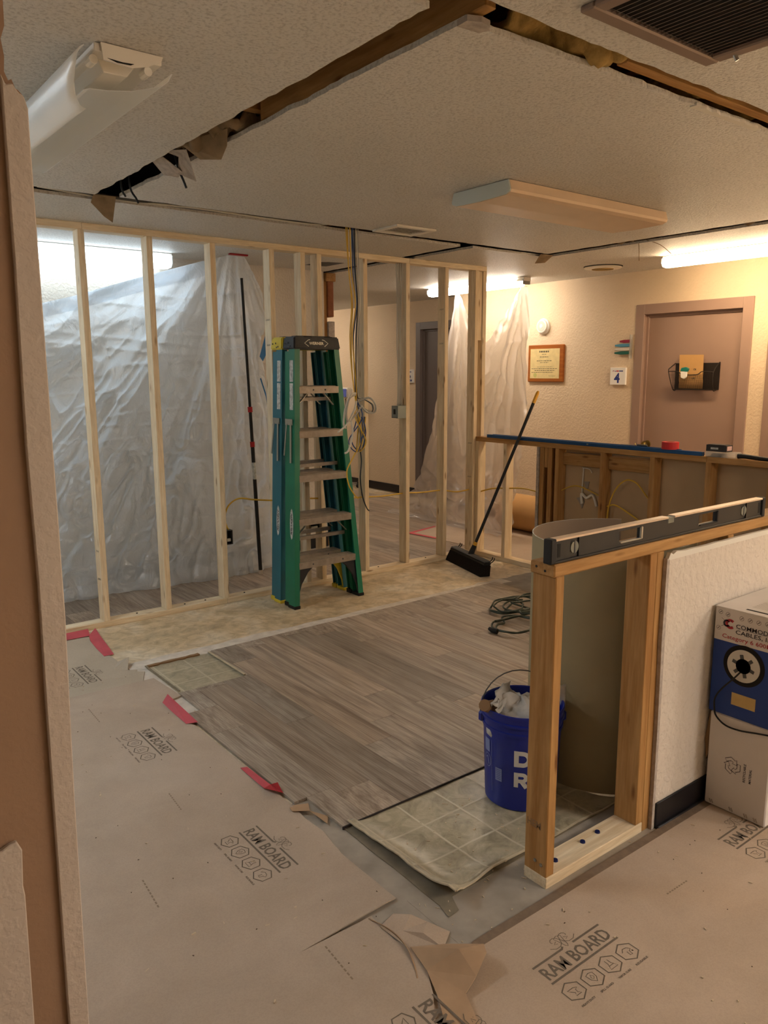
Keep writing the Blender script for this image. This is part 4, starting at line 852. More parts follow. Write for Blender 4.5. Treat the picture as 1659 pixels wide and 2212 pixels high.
cable('house_cable', [(4.765, 3.48, .42), (4.755, 3.46, .60), (4.755, 3.41, .73), (4.76, 3.33, .81), (4.76, 3.24, .80), (4.765, 3.16, .72), (4.77, 3.11, .66)], .0055, 'cable_yellow', 'yellow cable arching high through the second bay of the half wall')
cable('house_cable', [(4.765, 3.48, .60), (4.76, 3.41, .62), (4.76, 3.30, .58), (4.76, 3.20, .53), (4.77, 3.11, .45)], .0055, 'cable_yellow', 'yellow cable sloping down through the second bay of the half wall')
cable('house_cable', [(4.765, 3.08, .555), (4.765, 2.98, .54), (4.77, 2.85, .47), (4.77, 2.70, .40)], .005, 'cable_yellow', 'yellow cable leaving the hole in the third bay stud of the half wall')
def ebox(name, bx, label, mat='grey_box', lid=True):
    t = thing(name, label, 'electrical box', ((bx[0]+bx[1])/2, (bx[2]+bx[3])/2, bx[4])); x0, x1, y0, y1, z0, z1 = bx
    m = MB(); w = .003
    m.box(x0, x1, y1-w, y1, z0, z1); m.box(x0, x0+w, y0, y1, z0, z1); m.box(x1-w, x1, y0, y1, z0, z1); m.box(x0, x1, y0, y1, z0, z0+w); m.box(x0, x1, y0, y1, z1-w, z1)
    m.build('body', mat, t)
    if lid: B('cover', mat, t, x0-.002, x1+.002, y0-.003, y0, z0-.002, z1+.002, bev=.001); B('switch', 'black', t, x0-.006, x0, y0+.03, y0+.05, z0+.03, z0+.07, bev=.001)
    else: B('device', 'cable_white', t, x0+.012, x1-.012, y0+.01, y0+.02, z0+.02, z0+.04)
    return t
ebox('junction_box', (3.868, 3.947, 4.822, 4.90, 1.222, 1.318), 'grey switch box on the stud below the grey cables'); ebox('junction_box', (2.362, 2.412, 4.835, 4.90, .41, .51), 'open dark grey outlet box on the stud below the yellow arch', 'dark_grey', False)
ebox('junction_box', (3.042, 3.125, 4.83, 4.90, .41, .50), 'dark outlet box between the two close studs behind the ladder', 'dark_grey', False)
for k in range(4): cable('grey_cable', [(3.885+.014*k, 4.86-.006*k, 2.40), (3.890+.012*k, 4.855, 2.1), (3.885+.011*k+.006*math.sin(k), 4.85, 1.8), (3.900+.008*k, 4.855, 1.55), (3.895+.011*k, 4.86, 1.32)], .005, 'cable_grey', 'grey cable running down the stud into the switch box', 'grey cables at the switch box')
# hanging bundle
def hb(x, z, y=4.06): return (x, y, z)
YH = 4.06
cols = ['cable_yellow', 'cable_yellow', 'cable_blue', 'cable_blue', 'cable_black', 'cable_blue', 'cable_white', 'cable_grey', 'cable_yellow']
offs = [(-.03, .0), (-.012, .01), (.018, 0), (.022, .012), (.028, -.008), (.034, .006), (.042, -.004), (.06, .0), (-.006, -.008)]
colname = {'cable_yellow': 'yellow', 'cable_blue': 'blue', 'cable_black': 'black', 'cable_white': 'white', 'cable_grey': 'grey'}
for k, (cn, (ox, oy)) in enumerate(zip(cols, offs)):
    r = random.Random(k); j = lambda a: r.uniform(-a, a)
    top = 2.62
    pts = [(2.885+ox, YH+oy, top), (2.885+ox, YH+oy, 2.44), (2.895+ox*.9+j(.006), YH+oy, 2.2), (2.912+ox*.8+j(.006), YH+oy*1.2, 2.0), (2.898+ox*.7+j(.008), YH+oy*1.2, 1.8), (2.905+ox*.5+j(.008), YH+oy, 1.6), (2.918+ox*.25, YH+oy*.8, 1.43)]
    e = 1.40
    if cn == 'cable_yellow' or cn == 'cable_blue': pts += [(2.93+j(.04), YH+j(.04), 1.30), (2.925+j(.05), YH+j(.04), 1.15), (2.93+j(.03), YH+j(.02), 1.08), (2.95+j(.03), YH+j(.03), 1.2), (2.96+j(.03), YH+j(.02), 1.30)]
    else: pts += [(2.96+j(.02), YH-.02, 1.42), (3.02+j(.02), YH-.03, 1.38), (3.035, YH-.01, 1.33), (2.98, YH+.02, 1.35), (2.92, YH, 1.30), (2.95, YH, 1.2)]
    cable('hanging_cable', pts, .0036 if k != 7 else .003, cn, '%s cable in the bundle hanging from the ceiling slot' % colname[cn], 'bundle of hanging cables')
lp = [([(2.92, YH, 1.45), (2.86, YH-.03, 1.44), (2.80, YH-.05, 1.36), (2.785, YH-.05, 1.27), (2.80, YH-.05, 1.235)], 'cable_white'), ([(2.915, YH, 1.44), (2.84, YH-.04, 1.42), (2.80, YH-.06, 1.34), (2.81, YH-.06, 1.28), (2.87, YH-.05, 1.31), (2.93, YH-.04, 1.37)], 'cable_grey'),
      ([(2.90, YH-.03, 1.40), (2.86, YH-.05, 1.33), (2.80, YH-.06, 1.26), (2.735, YH-.06, 1.215)], 'cable_white'), ([(2.93, YH-.02, 1.40), (2.99, YH-.04, 1.42), (3.03, YH-.05, 1.38), (3.035, YH-.04, 1.33), (2.98, YH-.03, 1.33), (2.93, YH-.03, 1.38)], 'cable_grey'),
      ([(2.90, YH-.02, 1.36), (2.85, YH-.04, 1.30), (2.86, YH-.04, 1.20), (2.82, YH-.05, 1.10), (2.79, YH-.05, 1.08)], 'cable_white')]
for pts, cn in lp: cable('cable_tail', pts, .006, cn, 'pale cable tail looping out of the hanging bundle', 'pale loops of the hanging bundle', 8)
cable('cable_tail', [(2.93, YH, 1.10), (2.88, YH, 1.03), (2.84, YH, .96), (2.86, YH+.01, .87), (2.91, YH+.02, .80), (2.94, YH+.02, .77)], .0045, 'cable_yellow', 'yellow cable tail dangling lowest from the bundle', None, 8)
cable('cable_tail', [(2.94, YH, 1.12), (2.955, YH, 1.02), (2.945, YH, .90), (2.97, YH+.01, .78), (3.01, YH+.02, .70), (3.03, YH+.02, .68)], .004, 'cable_black', 'dark thin cable tail dangling toward the stud', None, 8)

# =================================================================== BROOM
br = thing('push_broom', 'black push broom with yellow grip leaning on the half wall plate', 'broom', (4.37, 4.49, 0))
hs, hp = Vector((4.372, 4.493, .12)), Vector((4.697, 4.308, 1.045)); hd = (hp-hs)
ax = Vector((.18, .598, 0)).normalized(); nx = Vector((-ax.y, ax.x, 0)); C0 = Vector((4.362, 4.503, 0))
def head(z0, z1, w0, w1, l, tw0=0, tw1=0):
    q = lambda z, w, l_, o: [tuple(C0+ax*a*l_/2+nx*(b_*w/2+o)+Vector((0, 0, z))) for a, b_ in ((-1, 1), (-1, -1), (1, -1), (1, 1))]
    return MB().hexa(q(z0, w0, l, tw0), q(z1, w1, l, tw1))
head(.002, .085, .085, .050, .63, .025, .0).build('bristles', 'bristle', br)
head(.080, .112, .055, .060, .62, .0, -.006).build('block', 'rubber', br, bev=.008, seg=2)
head(.108, .118, .062, .050, .60, -.006, -.008).build('guard', 'dark_grey', br, bev=.003)
m = MB()
for a in (-.30, -.27, .30, .27): p = C0+ax*a+nx*-.03+Vector((0, 0, .10)); MB().tube([p, p+nx*-.03+Vector((0, 0, .02)), p+nx*-.035+Vector((0, 0, .04))], .004, 6, 3).build('hook', 'rubber', br)
hl = lambda t: hs+hd*t
MB().tube([hl(-.02), hl(.07)], lambda t: .026-.008*t, 14).build('socket', 'rubber', br, smooth=True); MB().tube([hl(.07), hl(.10)], .0165, 14).build('collar', 'yellow_grip', br, smooth=True)
MB().tube([hl(.10), hl(1.31)], .0125, 14).build('handle', 'black', br, smooth=True); MB().tube([hl(1.31), hl(1.395), hl(1.412)], lambda t: .0145 if t < .9 else .008, 14).build('grip', 'yellow_grip', br, smooth=True)
# =================================================================== EXTENSION CORD
random.seed(21); pts = []
def loop(cx, cy, rx, ry, n, ph, z, rot=0, tw=1):
    for k in range(n):
        a = ph+tw*2*PI*k/12; w = 1+.08*math.sin(a*1.7+cx*9); x, y = rx*w*math.cos(a), ry*w*math.sin(a)
        pts.append((cx+x*math.cos(rot)-y*math.sin(rot), cy+x*math.sin(rot)+y*math.cos(rot), z+.010*abs(math.sin(k*1.3))+.002*k))
loop(3.78, 3.47, .19, .13, 13, 2.4, .020, .1); loop(3.82, 3.44, .23, .12, 14, 2.6, .026, -.1); loop(3.72, 3.45, .12, .09, 11, 2.0, .032, .4); loop(3.86, 3.40, .20, .15, 13, 1.0, .030, .2); loop(3.80, 3.36, .15, .09, 12, 2.8, .034, -.3); loop(3.74, 3.28, .08, .07, 10, .5, .034)
loop(3.47, 3.18, .16, .13, 13, 1.2, .022, .2); loop(3.49, 3.16, .18, .11, 14, 1.6, .022, 0)
ec = MB().tube(pts, .0062, 8, 5).build('extension_cord', 'cord_green', None, smooth='all'); tag(ec, 'dark green extension cord coiled loosely on the planks', 'cord')
MB().tube([(3.315, 3.235, .030), (3.305, 3.205, .030), (3.315, 3.17, .030)], lambda t: .012+.005*t, 12).build('plug', 'rubber', ec, smooth=True)
# =================================================================== BUCKET
bc = (2.072, 1.845, .0075)
bk = thing('bucket', 'blue plastic bucket full of trash on the old vinyl', 'bucket', bc)
MB().lathe([(.0, .004), (.128, .0), (.132, .004), (.1425, .27), (.1435, .275), (.1435, .29), (.149, .292), (.149, .302), (.1455, .304), (.1465, .325), (.152, .327), (.152, .336), (.1475, .338), (.1485, .358), (.153, .360), (.153, .369), (.150, .371), (.146, .368), (.1435, .30), (.128, .008), (0, .008)], bc, 56).build('shell', 'bucket_blue', bk, smooth=True)
ba = math.atan2(-.61, .79)      # handle axis, facing across the view
e1 = Vector((math.cos(ba), math.sin(ba), 0))
for s in (-1, 1): p = Vector(bc)+e1*s*.150+Vector((0, 0, .315)); MB().box(p.x-.012, p.x+.012, p.y-.012, p.y+.012, p.z-.02, p.z+.018).build('ear', 'bucket_blue', bk, bev=.006)
bp = []; tl_ = Vector((.25, .33, .90)).normalized()
for k in range(17):
    a = PI*k/16; bp.append(Vector(bc)+Vector((0, 0, .315))+e1*(-math.cos(a)*.157)+tl_*(math.sin(a)*.165))
MB().tube(bp, .0024, 8).build('bail', 'dark_grey', bk, smooth=True)
def onb(a, z, r=.0): rr = .1323+(.1425-.1323)*(z-.0)/.27+.0008+r; return (bc[0]+rr*math.cos(a), bc[1]+rr*math.sin(a), bc[2]+z)
aface = math.atan2(-bc[1], -bc[0])   # side turned to the front room
def wrap(mb_pts): return lambda p, q: onb(aface+p/.137, q)
m = MB(); fn = wrap(None); 
arc0 = lambda c0, c1, rx, ry: [(c0+rx*math.cos(PI/2-PI*k/14), c1+ry*math.sin(PI/2-PI*k/14)) for k in range(15)]
m.stroke([(-.016, .178), (-.016, .240)], .0165, fn); m.stroke([(-.010, .2315)]+arc0(.006, .209, .022, .0225)+[(-.010, .1865)], .0165, fn)
m.stroke([(-.016, .098), (-.016, .156)], .0155, fn); m.stroke([(-.010, .1485)]+arc0(.006, .136, .013, .0125)+[(-.010, .1235)], .0145, fn); m.stroke([(.003, .124), (.022, .098)], .0165, fn); m.build('lettering', 'bucket_print', bk, fix=False)
def patch(a0, a1, z0, z1, mat, nm): MB().grid(8, 1, lambda u, v: onb(aface+(a0+(a1-a0)*u)/.137, z0+(z1-z0)*v, .0004)).build(nm, mat, bk, fix=False)
patch(-.098, -.070, .105, .155, 'bucket_print2', 'label'); patch(-.16, -.128, .20, .25, 'bucket_print2', 'label')
m = MB(); m.stroke([(-.143+.020*math.cos(t*.4), .165+.026*math.sin(t*.4)) for t in range(16)], .003, fn, True); m.stroke([(-.155, .17), (-.143, .18), (-.135, .15)], .006, fn); m.stroke([(-.165, .05), (-.118, .05), (-.118, .25), (-.165, .25)], .0015, fn, True); m.build('warning_mark', 'bucket_print2', bk, fix=False)
m = MB()
for k in range(6): m.stroke([(-.095, .113+k*.007), (-.074, .113+k*.007)], .0018, lambda p, q: onb(aface+p/.137, q, .001))
m.build('label_lines', 'bucket_blue', bk, fix=False)
# trash bag in the bucket
def bag(cx, cy, cz, R, H, seed, n=40, sq=1.0):
    return MB().grid(n, n//2, lambda u, v: (lambda a, t: (lambda k: (cx+R*k*math.sin(t)*math.cos(a), cy+R*k*sq*math.sin(t)*math.sin(a), cz+H*math.cos(t)*k))(1+.28*noise.fractal(Vector((math.cos(a)*1.6+seed, math.sin(a)*1.6, t*1.3)), 1, 2, 4)))(2*PI*u, PI*.62*v))
tag(bag(bc[0]-.01, bc[1], .30, .118, .10, 3).build('trash_bag', 'bag_white', None, smooth='all'), 'crumpled white paper trash stuffed in the blue bucket', 'trash')
m = MB().grid(24, 10, lambda u, v: (bc[0]-.150+.20*u+.03*nz(u*4, v*3), bc[1]+.02+.09*u-.04*v, .405+.022*math.sin(u*3.1)+.02*nz(u*6, v*5, 2)-.09*v*(.3+.7*u)))
tag(m.build('paper_sack', 'bag_white', None, smooth='all', solid=.002), 'torn white sack with brown lining over the bucket rim', 'trash')
MB().tube([(bc[0]-.165, bc[1]+.035, .395), (bc[0]-.135, bc[1]+.045, .378), (bc[0]-.10, bc[1]+.05, .37)], .022, 10, 4).build('torn_opening', 'bag_brown', bpy.data.objects['paper_sack'], smooth=True)
tag(MB().grid(4, 8, lambda u, v: (bc[0]+.098+.03*u*(1-v)+.028*v, bc[1]-.075-.02*u, .44-.09*v+.005*nz(u*3, v*4))).build('paper_scrap', 'bag_white', None, smooth='all', solid=.002), 'white paper scrap poking out beside the post', 'trash')
# =================================================================== BOXES
def carton(name, bx, mat, label, bev=.003):
    t = thing(name, label, 'box', ((bx[0]+bx[1])/2, (bx[2]+bx[3])/2, bx[4])); return t
XB = 2.565
lo = carton('carton', (XB, 2.95, 1.16, 1.385, 0.0085, .368), '', 'plain white carton with recycling mark under the blue cable box')
B('body', 'box_white', lo, XB, 2.95, 1.16, 1.385, .0085, .368, bev=.004)
fnb = lambda p, q: (XB-.0008, 1.385-p, q)
m = MB(); cx, cy = .095, .19
for k in range(3):
    a = k*2*PI/3+.5; ca, sa = math.cos(a), math.sin(a); R = lambda x, y: (cx+x*ca-y*sa, cy+x*sa+y*ca)
    m.stroke([R(*p) for p in ((-.014, .030), (.010, .030), (.020, .014), (.026, .016), (.018, -.002), (.004, .008), (.010, .011), (.004, .018), (-.014, .018))], .0022, fnb, True)
m.build('recycling_mark', 'box_ink', lo, fix=False)
m = MB(); fr_ = lambda p, q: (XB-.0008, 1.385-(.145-q), .145+p); add_text(m, 'RECYCLABLE', .012, fr_, 0, .0, .0002); fr2 = lambda p, q: (XB-.0008, 1.385-(.166-q), .145+p); add_text(m, 'MATERIAL', .012, fr2, .003, 0, .0002); m.build('lettering', 'box_ink', lo, fix=False)
m = MB()
for y in (1.365, 1.29, 1.235, 1.20): m.bar((XB-.0015, y, .030), (XB-.0015, y-.006, .018), .003, .003); m.bar((XB-.0015, y-.008, .030), (XB-.0015, y-.014, .018), .003, .003)
m.build('staple', 'drywall_core', lo)
MB().prism([(1.389, .365), (1.405, .25), (1.395, .17), (1.387, .2)], XB+.01, XB+.30, lambda a, c, d: (d, a, c)).build('side_flap', 'bag_brown', lo)
up = carton('cable_box', (XB, 2.95, 1.155, 1.392, .37, .757), '', 'blue and white cable carton with reel hole on the white carton')
B('body_lower', 'box_blue', up, XB, 2.95, 1.155, 1.392, .370, .6398); B('body_upper', 'box_white', up, XB, 2.95, 1.155, 1.392, .64, .757)
MB().box(XB-.002, 2.955, 1.153, 1.394, .757, .762).build('lid', 'box_white', up, bev=.001); B('lid_gap', 'hole_dark', up, XB+.002, 2.94, 1.158, 1.3915, .7562, .7571)
B('hand_slot', 'hole_dark', up, XB+.028, XB+.040, 1.19, 1.30, .7615, .7624); B('hand_slot', 'hole_dark', up, XB+.20, XB+.206, 1.16, 1.30, .7615, .7624)
m = MB()
for k in range(7): m.stroke([(XB+.075+.014*k, 1.18), (XB+.075+.014*k, 1.30)], .002, lambda p, q: (p, q, .7626))
m.build('lid_print', 'ink_light', up, fix=False)
fnu = lambda p, q: (XB-.0008, 1.392-p, q)
m = MB(); add_text(m, 'COMMODITY', .021, fnu, .077, .697, .0002, width=.150); add_text(m, 'CABLES, INC', .021, fnu, .077, .676, .0002, width=.150); m.stroke([(.077, .6955), (.24, .6955)], .001, fnu); m.build('brand_lettering', 'box_ink', up, fix=False)
m = MB(); add_text(m, 'Category 6 600MHz', .021, fnu, .030, .652, .0001, width=.205); m.build('type_lettering', 'box_red', up, fix=False)
arc = lambda c0, c1, R, a0, a1: [(c0+R*math.cos(a0+(a1-a0)*k/16), c1+R*math.sin(a0+(a1-a0)*k/16)) for k in range(17)]
m = MB(); m.stroke(arc(.056, .706, .0135, .75, 2*PI-.75), .0095, fnu); m.build('emblem', 'box_red', up, fix=False)
m = MB(); m.stroke(arc(.043, .706, .0100, .6, 2*PI-.6), .0065, fnu)
for dx_, dy_ in ((-.020, .016), (-.020, -.014)): m.stroke([(.036, .706+dy_*.5), (.043+dx_, .706+dy_)], .0012, fnu)
for q in ((.050, .714), (.052, .697), (.045, .708), (.060, .718)): m.stroke([(q[0]-.002, q[1]), (q[0]+.002, q[1])], .0035, lambda p, r: (XB-.0013, 1.392-p, r))
for q in ((.018, .742), (.045, .738), (.014, .684), (.095, .735), (.125, .735), (.155, .735), (.185, .737)): m.stroke(arc(q[0], q[1], .0075, 0, 2*PI), .001, fnu, True); m.stroke([(q[0]-.004, q[1]-.003), (q[0]+.001, q[1]), (q[0]+.004, q[1]+.004)], .002, fnu)
m.build('icons', 'box_ink', up, fix=False)
rc = (XB, 1.277, .568)
MB().lathe([(.074, -.0006), (.054, -.0008)], rc, 40, 'x').build('reel_hole', 'hole_dark', up)
rl_ = MB().lathe([(.058, -.001), (.058, -.004), (.027, -.004), (.024, .02)], rc, 40, 'x').build('reel_ring', 'spool_white', up)
MB().lathe([(0, -.0045), (.0265, -.0045)], rc, 28, 'x').build('reel_core', 'hole_dark', rl_)
m = MB()
for k in range(6): a = k*PI/3+.3; m.bar((XB-.0048, rc[1]+.026*math.cos(a), rc[2]+.026*math.sin(a)), (XB-.0048, rc[1]+.041*math.cos(a), rc[2]+.041*math.sin(a)), .012, .001, (1, 0, 0))
m.build('reel_slots', 'dark_grey', rl_)
B('paper_label', 'box_label', up, XB-.001, XB, 1.226, 1.312, .417, .462)
cable('box_cable', [(XB-.005, 1.285, .545), (XB-.02, 1.30, .52), (XB-.025, 1.335, .475), (XB-.018, 1.362, .43), (XB-.012, 1.366, .39), (XB-.016, 1.355, .362), (XB-.014, 1.32, .338), (XB-.010, 1.27, .335), (XB-.006, 1.21, .345), (XB-.006, 1.13, .36)], .003, 'black', 'thin black cable pulled from the reel hole of the cable carton')
# =================================================================== SPIRIT LEVEL
lv = thing('spirit_level', 'long black box level with clear vials lying on the half wall', 'level', (2.31, 1.445, HZ))
zb, zt_ = HZ+.001, HZ+.073; ya, yb_ = 1.425, 1.452
m = MB()
def webx(x0, x1): m.box(x0, x1, ya+.004, yb_-.004, zb+.006, zt_-.006)
for a, c in ((1.722, 1.79), (1.83, 2.025), (2.145, 2.475), (2.598, 2.755), (2.795, 2.905)): webx(a, c)
for a, c in ((2.025, 2.145), (2.475, 2.598)): m.box(a, c, ya+.004, yb_-.004, zb+.006, zb+.018); m.box(a, c, ya+.004, yb_-.004, zt_-.016, zt_-.006)
for a, c in ((1.79, 1.83), (2.755, 2.795)): m.box(a, c, ya+.008, yb_-.008, zb+.006, zt_-.006)
m.build('web', 'level_black', lv); B('lower_flange', 'level_black', lv, 1.722, 2.905, ya, yb_, zb, zb+.007, bev=.001)
for a, c in ((1.722, 2.285), (2.322, 2.905)): B('upper_flange', 'level_top', lv, a, c, ya, yb_, zt_-.007, zt_, bev=.001)
for a, c in ((1.70, 1.724), (2.903, 2.925)): B('end_cap', 'level_rubber', lv, a, c, ya-.002, yb_+.002, zb-.0005, zt_+.001, bev=.003)
for x in (1.733, 2.882): B('end_recess', 'hole_dark', lv, x, x+.014, ya+.0035, ya+.006, zb+.016, zb+.056)
for x in (1.81, 2.775): MB().lathe([(0, 0), (.018, 0), (.018, .011), (0, .011)], (x, ya+.003, zb+.037), 20, 'y').build('plumb_vial', 'vial', lv); B('vial_bar', 'dark_grey', lv, x-.003, x+.003, ya+.0015, ya+.004, zb+.018, zb+.056)
B('level_vial', 'vial', lv, 2.286, 2.321, ya+.002, yb_-.002, zt_-.024, zt_-.004, bev=.002)
for a, c in ((2.025, 2.145), (2.475, 2.598)):
    m = MB(); m.bar((a+.004, ya+.003, zb+.019), (c-.004, ya+.003, zb+.019), .006, .006); m.bar((c-.006, ya+.003, zb+.018), (c-.006, ya+.003, zt_-.014), .008, .010); m.build('hand_hole_rim', 'steel' if a < 2.2 else 'level_rubber', lv, bev=.002)
# =================================================================== STANDING ROLL OF SHEET
cx, cy = 2.560, 1.834
def rollp(a, z, dr=0): s = 1+.0*a; return (cx+(.322+dr)*math.cos(a), cy+(.305+dr)*math.sin(a), z)
sr = thing('standing_roll', 'loose roll of stiff sheet standing upright behind the half wall', 'sheet roll', (cx, cy, .008))
A0, A1 = .55, 2*PI+.2
MB().grid(80, 2, lambda u, v: rollp(A0+(A1-A0)*u, .012+.94*v, .0012)).build('outer_face', 'roll_out', sr, smooth='all', fix=False)
MB().grid(80, 2, lambda u, v: rollp(A0+(A1-A0)*u, .012+.94*v, -.0012)).build('inner_face', 'roll_in', sr, smooth='all', fix=False)
m = MB().grid(80, 1, lambda u, v: rollp(A0+(A1-A0)*u, .952, -.0018+.0036*v)); m.build('rim', 'label_white', sr, fix=False)
# =================================================================== THINGS ON THE BACK HALF WALL
zr = HZ
bl = thing('straightedge', 'long blue metal straightedge lying on the half wall plate', 'straightedge', (4.735, 3.71, zr))
B('body', 'rail_blue', bl, 4.722, 4.752, 2.735, 4.69, zr, zr+.026, bev=.002); B('fin', 'rail_blue', bl, 4.742, 4.752, 2.9, 4.64, zr+.026, zr+.030); B('rivet', 'steel', bl, 4.7205, 4.722, 3.64, 3.655, zr+.010, zr+.018)
tr_ = thing('tape_roll', 'roll of red tape standing flat on the blue straightedge', 'tape roll', (4.75, 2.985, zr+.026))
MB().lathe([(.030, 0), (.056, 0), (.056, .048), (.030, .048), (.030, 0)], (4.75, 2.985, zr+.0265), 40).build('tape', 'tape_roll_red', tr_, smooth=True); MB().lathe([(.026, .001), (.0302, .001), (.0302, .047), (.026, .047), (.026, .001)], (4.75, 2.985, zr+.0265), 32).build('core', 'bag_brown', tr_, smooth=True)
cb = MB().box(4.725, 4.80, 2.512, 2.716, zr, zr+.036).build('parts_case', 'clear_box', None, bev=.003); tag(cb, 'clear plastic parts case on the half wall under the black carton', 'case')
B('contents', 'dark_grey', cb, 4.74, 4.785, 2.60, 2.69, zr+.004, zr+.022, bev=.004)
kb_ = thing('screw_carton', 'small black printed carton on the clear parts case', 'carton', (4.76, 2.645, zr+.0365))
B('body', 'carton_black', kb_, 4.725, 4.80, 2.575, 2.712, zr+.0365, zr+.078, bev=.001); B('flap', 'carton_black', kb_, 4.725, 4.79, 2.59, 2.70, zr+.078, zr+.081); B('side_label', 'carton_print', kb_, 4.735, 4.79, 2.5742, 2.575, zr+.045, zr+.072); B('front_label', 'label_white', kb_, 4.7242, 4.725, 2.63, 2.68, zr+.050, zr+.062)
kn = thing('putty_knife', 'dark handled tool lying on the half wall beside the clear case', 'tool', (4.75, 2.40, zr)); MB().tube([(4.745, 2.505, zr+.017), (4.745, 2.47, zr+.019), (4.75, 2.36, zr+.013), (4.75, 2.28, zr+.010)], lambda t: .017-.006*t, 12, 4).build('handle', 'black', kn, smooth=True); B('blade', 'steel', kn, 4.735, 4.765, 2.10, 2.285, zr+.008, zr+.011)
pn = thing('pocket_knife', 'small folding knife lying on the blue straightedge', 'tool', (4.74, 3.2, zr+.03)); MB().tube([(4.747, 3.16, zr+.036), (4.747, 3.24, zr+.036)], .006, 8).build('handle', 'dark_grey', pn); MB().bar((4.747, 3.24, zr+.035), (4.747, 3.37, zr+.034), .010, .003).build('blade', 'steel', pn); MB().tube([(4.747, 3.255, zr+.035), (4.747, 3.26, zr+.047)], .004, 8).build('stud', 'brass', pn)
# =================================================================== DOOR WALL THINGS
XW = 6.12
fx = lambda y0, z0, off=.0: (lambda p, q: (XW-off, y0-p, z0+q))
pq = thing('plaque', 'wooden plaque with gold certificate hanging on the cream wall', 'plaque', (XW, 5.26, 1.48))
B('board', 'plaque_wood', pq, XW-.022, XW, 5.035, 5.492, 1.477, 1.84, bev=.006); cp = B('certificate', 'gold_paper', pq, XW-.0235, XW-.022, 5.085, 5.458, 1.512, 1.802)
m = MB(); fn = fx(5.458, 1.512, .0242)
for z, a, c, w in ((.262, .115, .245, .016), (.235, .15, .21, .004), (.21, .125, .235, .007), (.172, .085, .28, .006), (.155, .13, .235, .005), (.112, .09, .29, .003), (.095, .02, .35, .005), (.078, .06, .32, .006), (.06, .02, .30, .005)):
    x = a
    while x < c: l = random.uniform(.012, .03); m.stroke([(x, z), (min(c, x+l), z)], w, fn); x += l+.006
m.stroke([(.24+.006*k, .024+.006*math.sin(k*1.9)) for k in range(16)], .002, fn); m.build('print', 'print_dark', cp, fix=False)['kind'] = 'stuff'
m = MB(); m.stroke(arc(.068, .032, .011, 0, 2*PI), .022, fn, True); m.build('seal', 'seal', cp, fix=False)
sm = thing('smoke_detector', 'round white smoke detector on the wall above the plaque', 'smoke detector', (XW, 5.31, 2.02))
MB().lathe([(.078, 0), (.080, -.012), (.076, -.022), (.070, -.026)], (XW, 5.31, 2.02), 40, 'x').build('base', 'white_plastic', sm, smooth=True); MB().lathe([(0, -.047), (.045, -.047), (.062, -.043), (.066, -.036), (.066, -.026)], (XW, 5.31, 2.02), 40, 'x').build('cover', 'white_plastic', sm, smooth=True)
MB().lathe([(.022, -.0475), (.050, -.0472)], (XW, 5.31, 2.02), 36, 'x').build('vent_ring', 'flag_white', sm); MB().lathe([(0, -.050), (.018, -.050), (.020, -.047)], (XW, 5.31, 2.02), 24, 'x').build('button', 'white_plastic', sm, smooth=True); MB().lathe([(.066, -.0255), (.0705, -.0255)], (XW, 5.31, 2.02), 36, 'x').build('gap', 'dark_grey', sm)
sg = thing('room_sign', 'white room sign with blue number 4 beside the door', 'sign', (XW, 4.405, 1.458)); B('panel', 'sign_white', sg, XW-.022, XW, 4.323, 4.488, 1.458, 1.612, bev=.002)
m = MB(); fn = fx(4.488, 1.458, .0228); add_text(m, '4', .118, fn, .045, .020, .004, width=.06); m.build('number', 'sign_blue', sg, fix=False)
m = MB(); m.stroke([(.066, .123), (.092, .123)], .010, fn); m.stroke([(.028, .126), (.034, .121), (.042, .127)], .004, fn); m.build('header_mark', 'sign_red', sg, fix=False); m = MB(); m.stroke([(.096, .123), (.138, .123)], .009, fn); m.stroke([(.024, .120), (.034, .128), (.048, .121)], .003, fn); m.stroke([(.05, .122), (.064, .122)], .006, fn); m.build('header_mark', 'sign_blue', sg, fix=False)
fg = thing('signal_flags', 'rack of coloured signal flags on the wall by the door frame', 'signal flags', (XW, 4.29, 1.71)); B('bracket', 'clear_box', fg, XW-.03, XW, 4.280, 4.292, 1.69, 1.90)
for k, (mn, z, ln, col) in enumerate((('flag_red', 1.843, .115, 'red'), ('flag_blue', 1.808, .165, 'blue'), ('flag_white', 1.775, .165, 'white'), ('flag_green', 1.742, .17, 'green'))):
    MB().prism([(4.285, z-.013), (4.285+ln*.6, z-.015), (4.285+ln, z-.007), (4.285+ln, z+.007), (4.285+ln*.6, z+.014), (4.285, z+.013)], XW-.028+.002*k, XW-.022+.002*k, lambda a, c, d: (d, a, c)).build('flag', mn, fg, bev=.002)['label'] = col + ' flag'
# file holder on the door
FX = 6.163
fh = thing('file_holder', 'black mesh file holder hanging on the brown door', 'file holder', (FX, 3.66, 1.42)); yL, yR, z0_, z1_ = 3.865, 3.462, 1.425, 1.645
B('back_panel', 'mesh_black', fh, FX-.004, FX, yR, yL, z0_, z1_)
wire = MB()
y_, x_ = None, None
for pts in ([(FX-.006, yL, z1_), (FX-.06, yL+.01, 1.61), (FX-.095, yL+.008, 1.575), (FX-.06, yL-.02, z0_), (FX-.006, yL-.02, z0_)], [(FX-.006, yR, z1_), (FX-.02, yR, z1_-.002), (FX-.085, yR+.01, 1.565), (FX-.055, yR+.02, z0_), (FX-.006, yR+.02, z0_)]): wire.tube(pts, .004, 6, 3)
wire.tube([(FX-.095, yL+.008, 1.575), (FX-.095, 3.80, 1.577), (FX-.095, 3.74, 1.552), (FX-.095, 3.67, 1.545), (FX-.095, 3.60, 1.552), (FX-.095, 3.56, 1.575), (FX-.088, yR+.01, 1.568)], .004, 6, 4); wire.tube([(FX-.06, yL-.02, z0_), (FX-.055, yR+.02, z0_)], .004, 6)
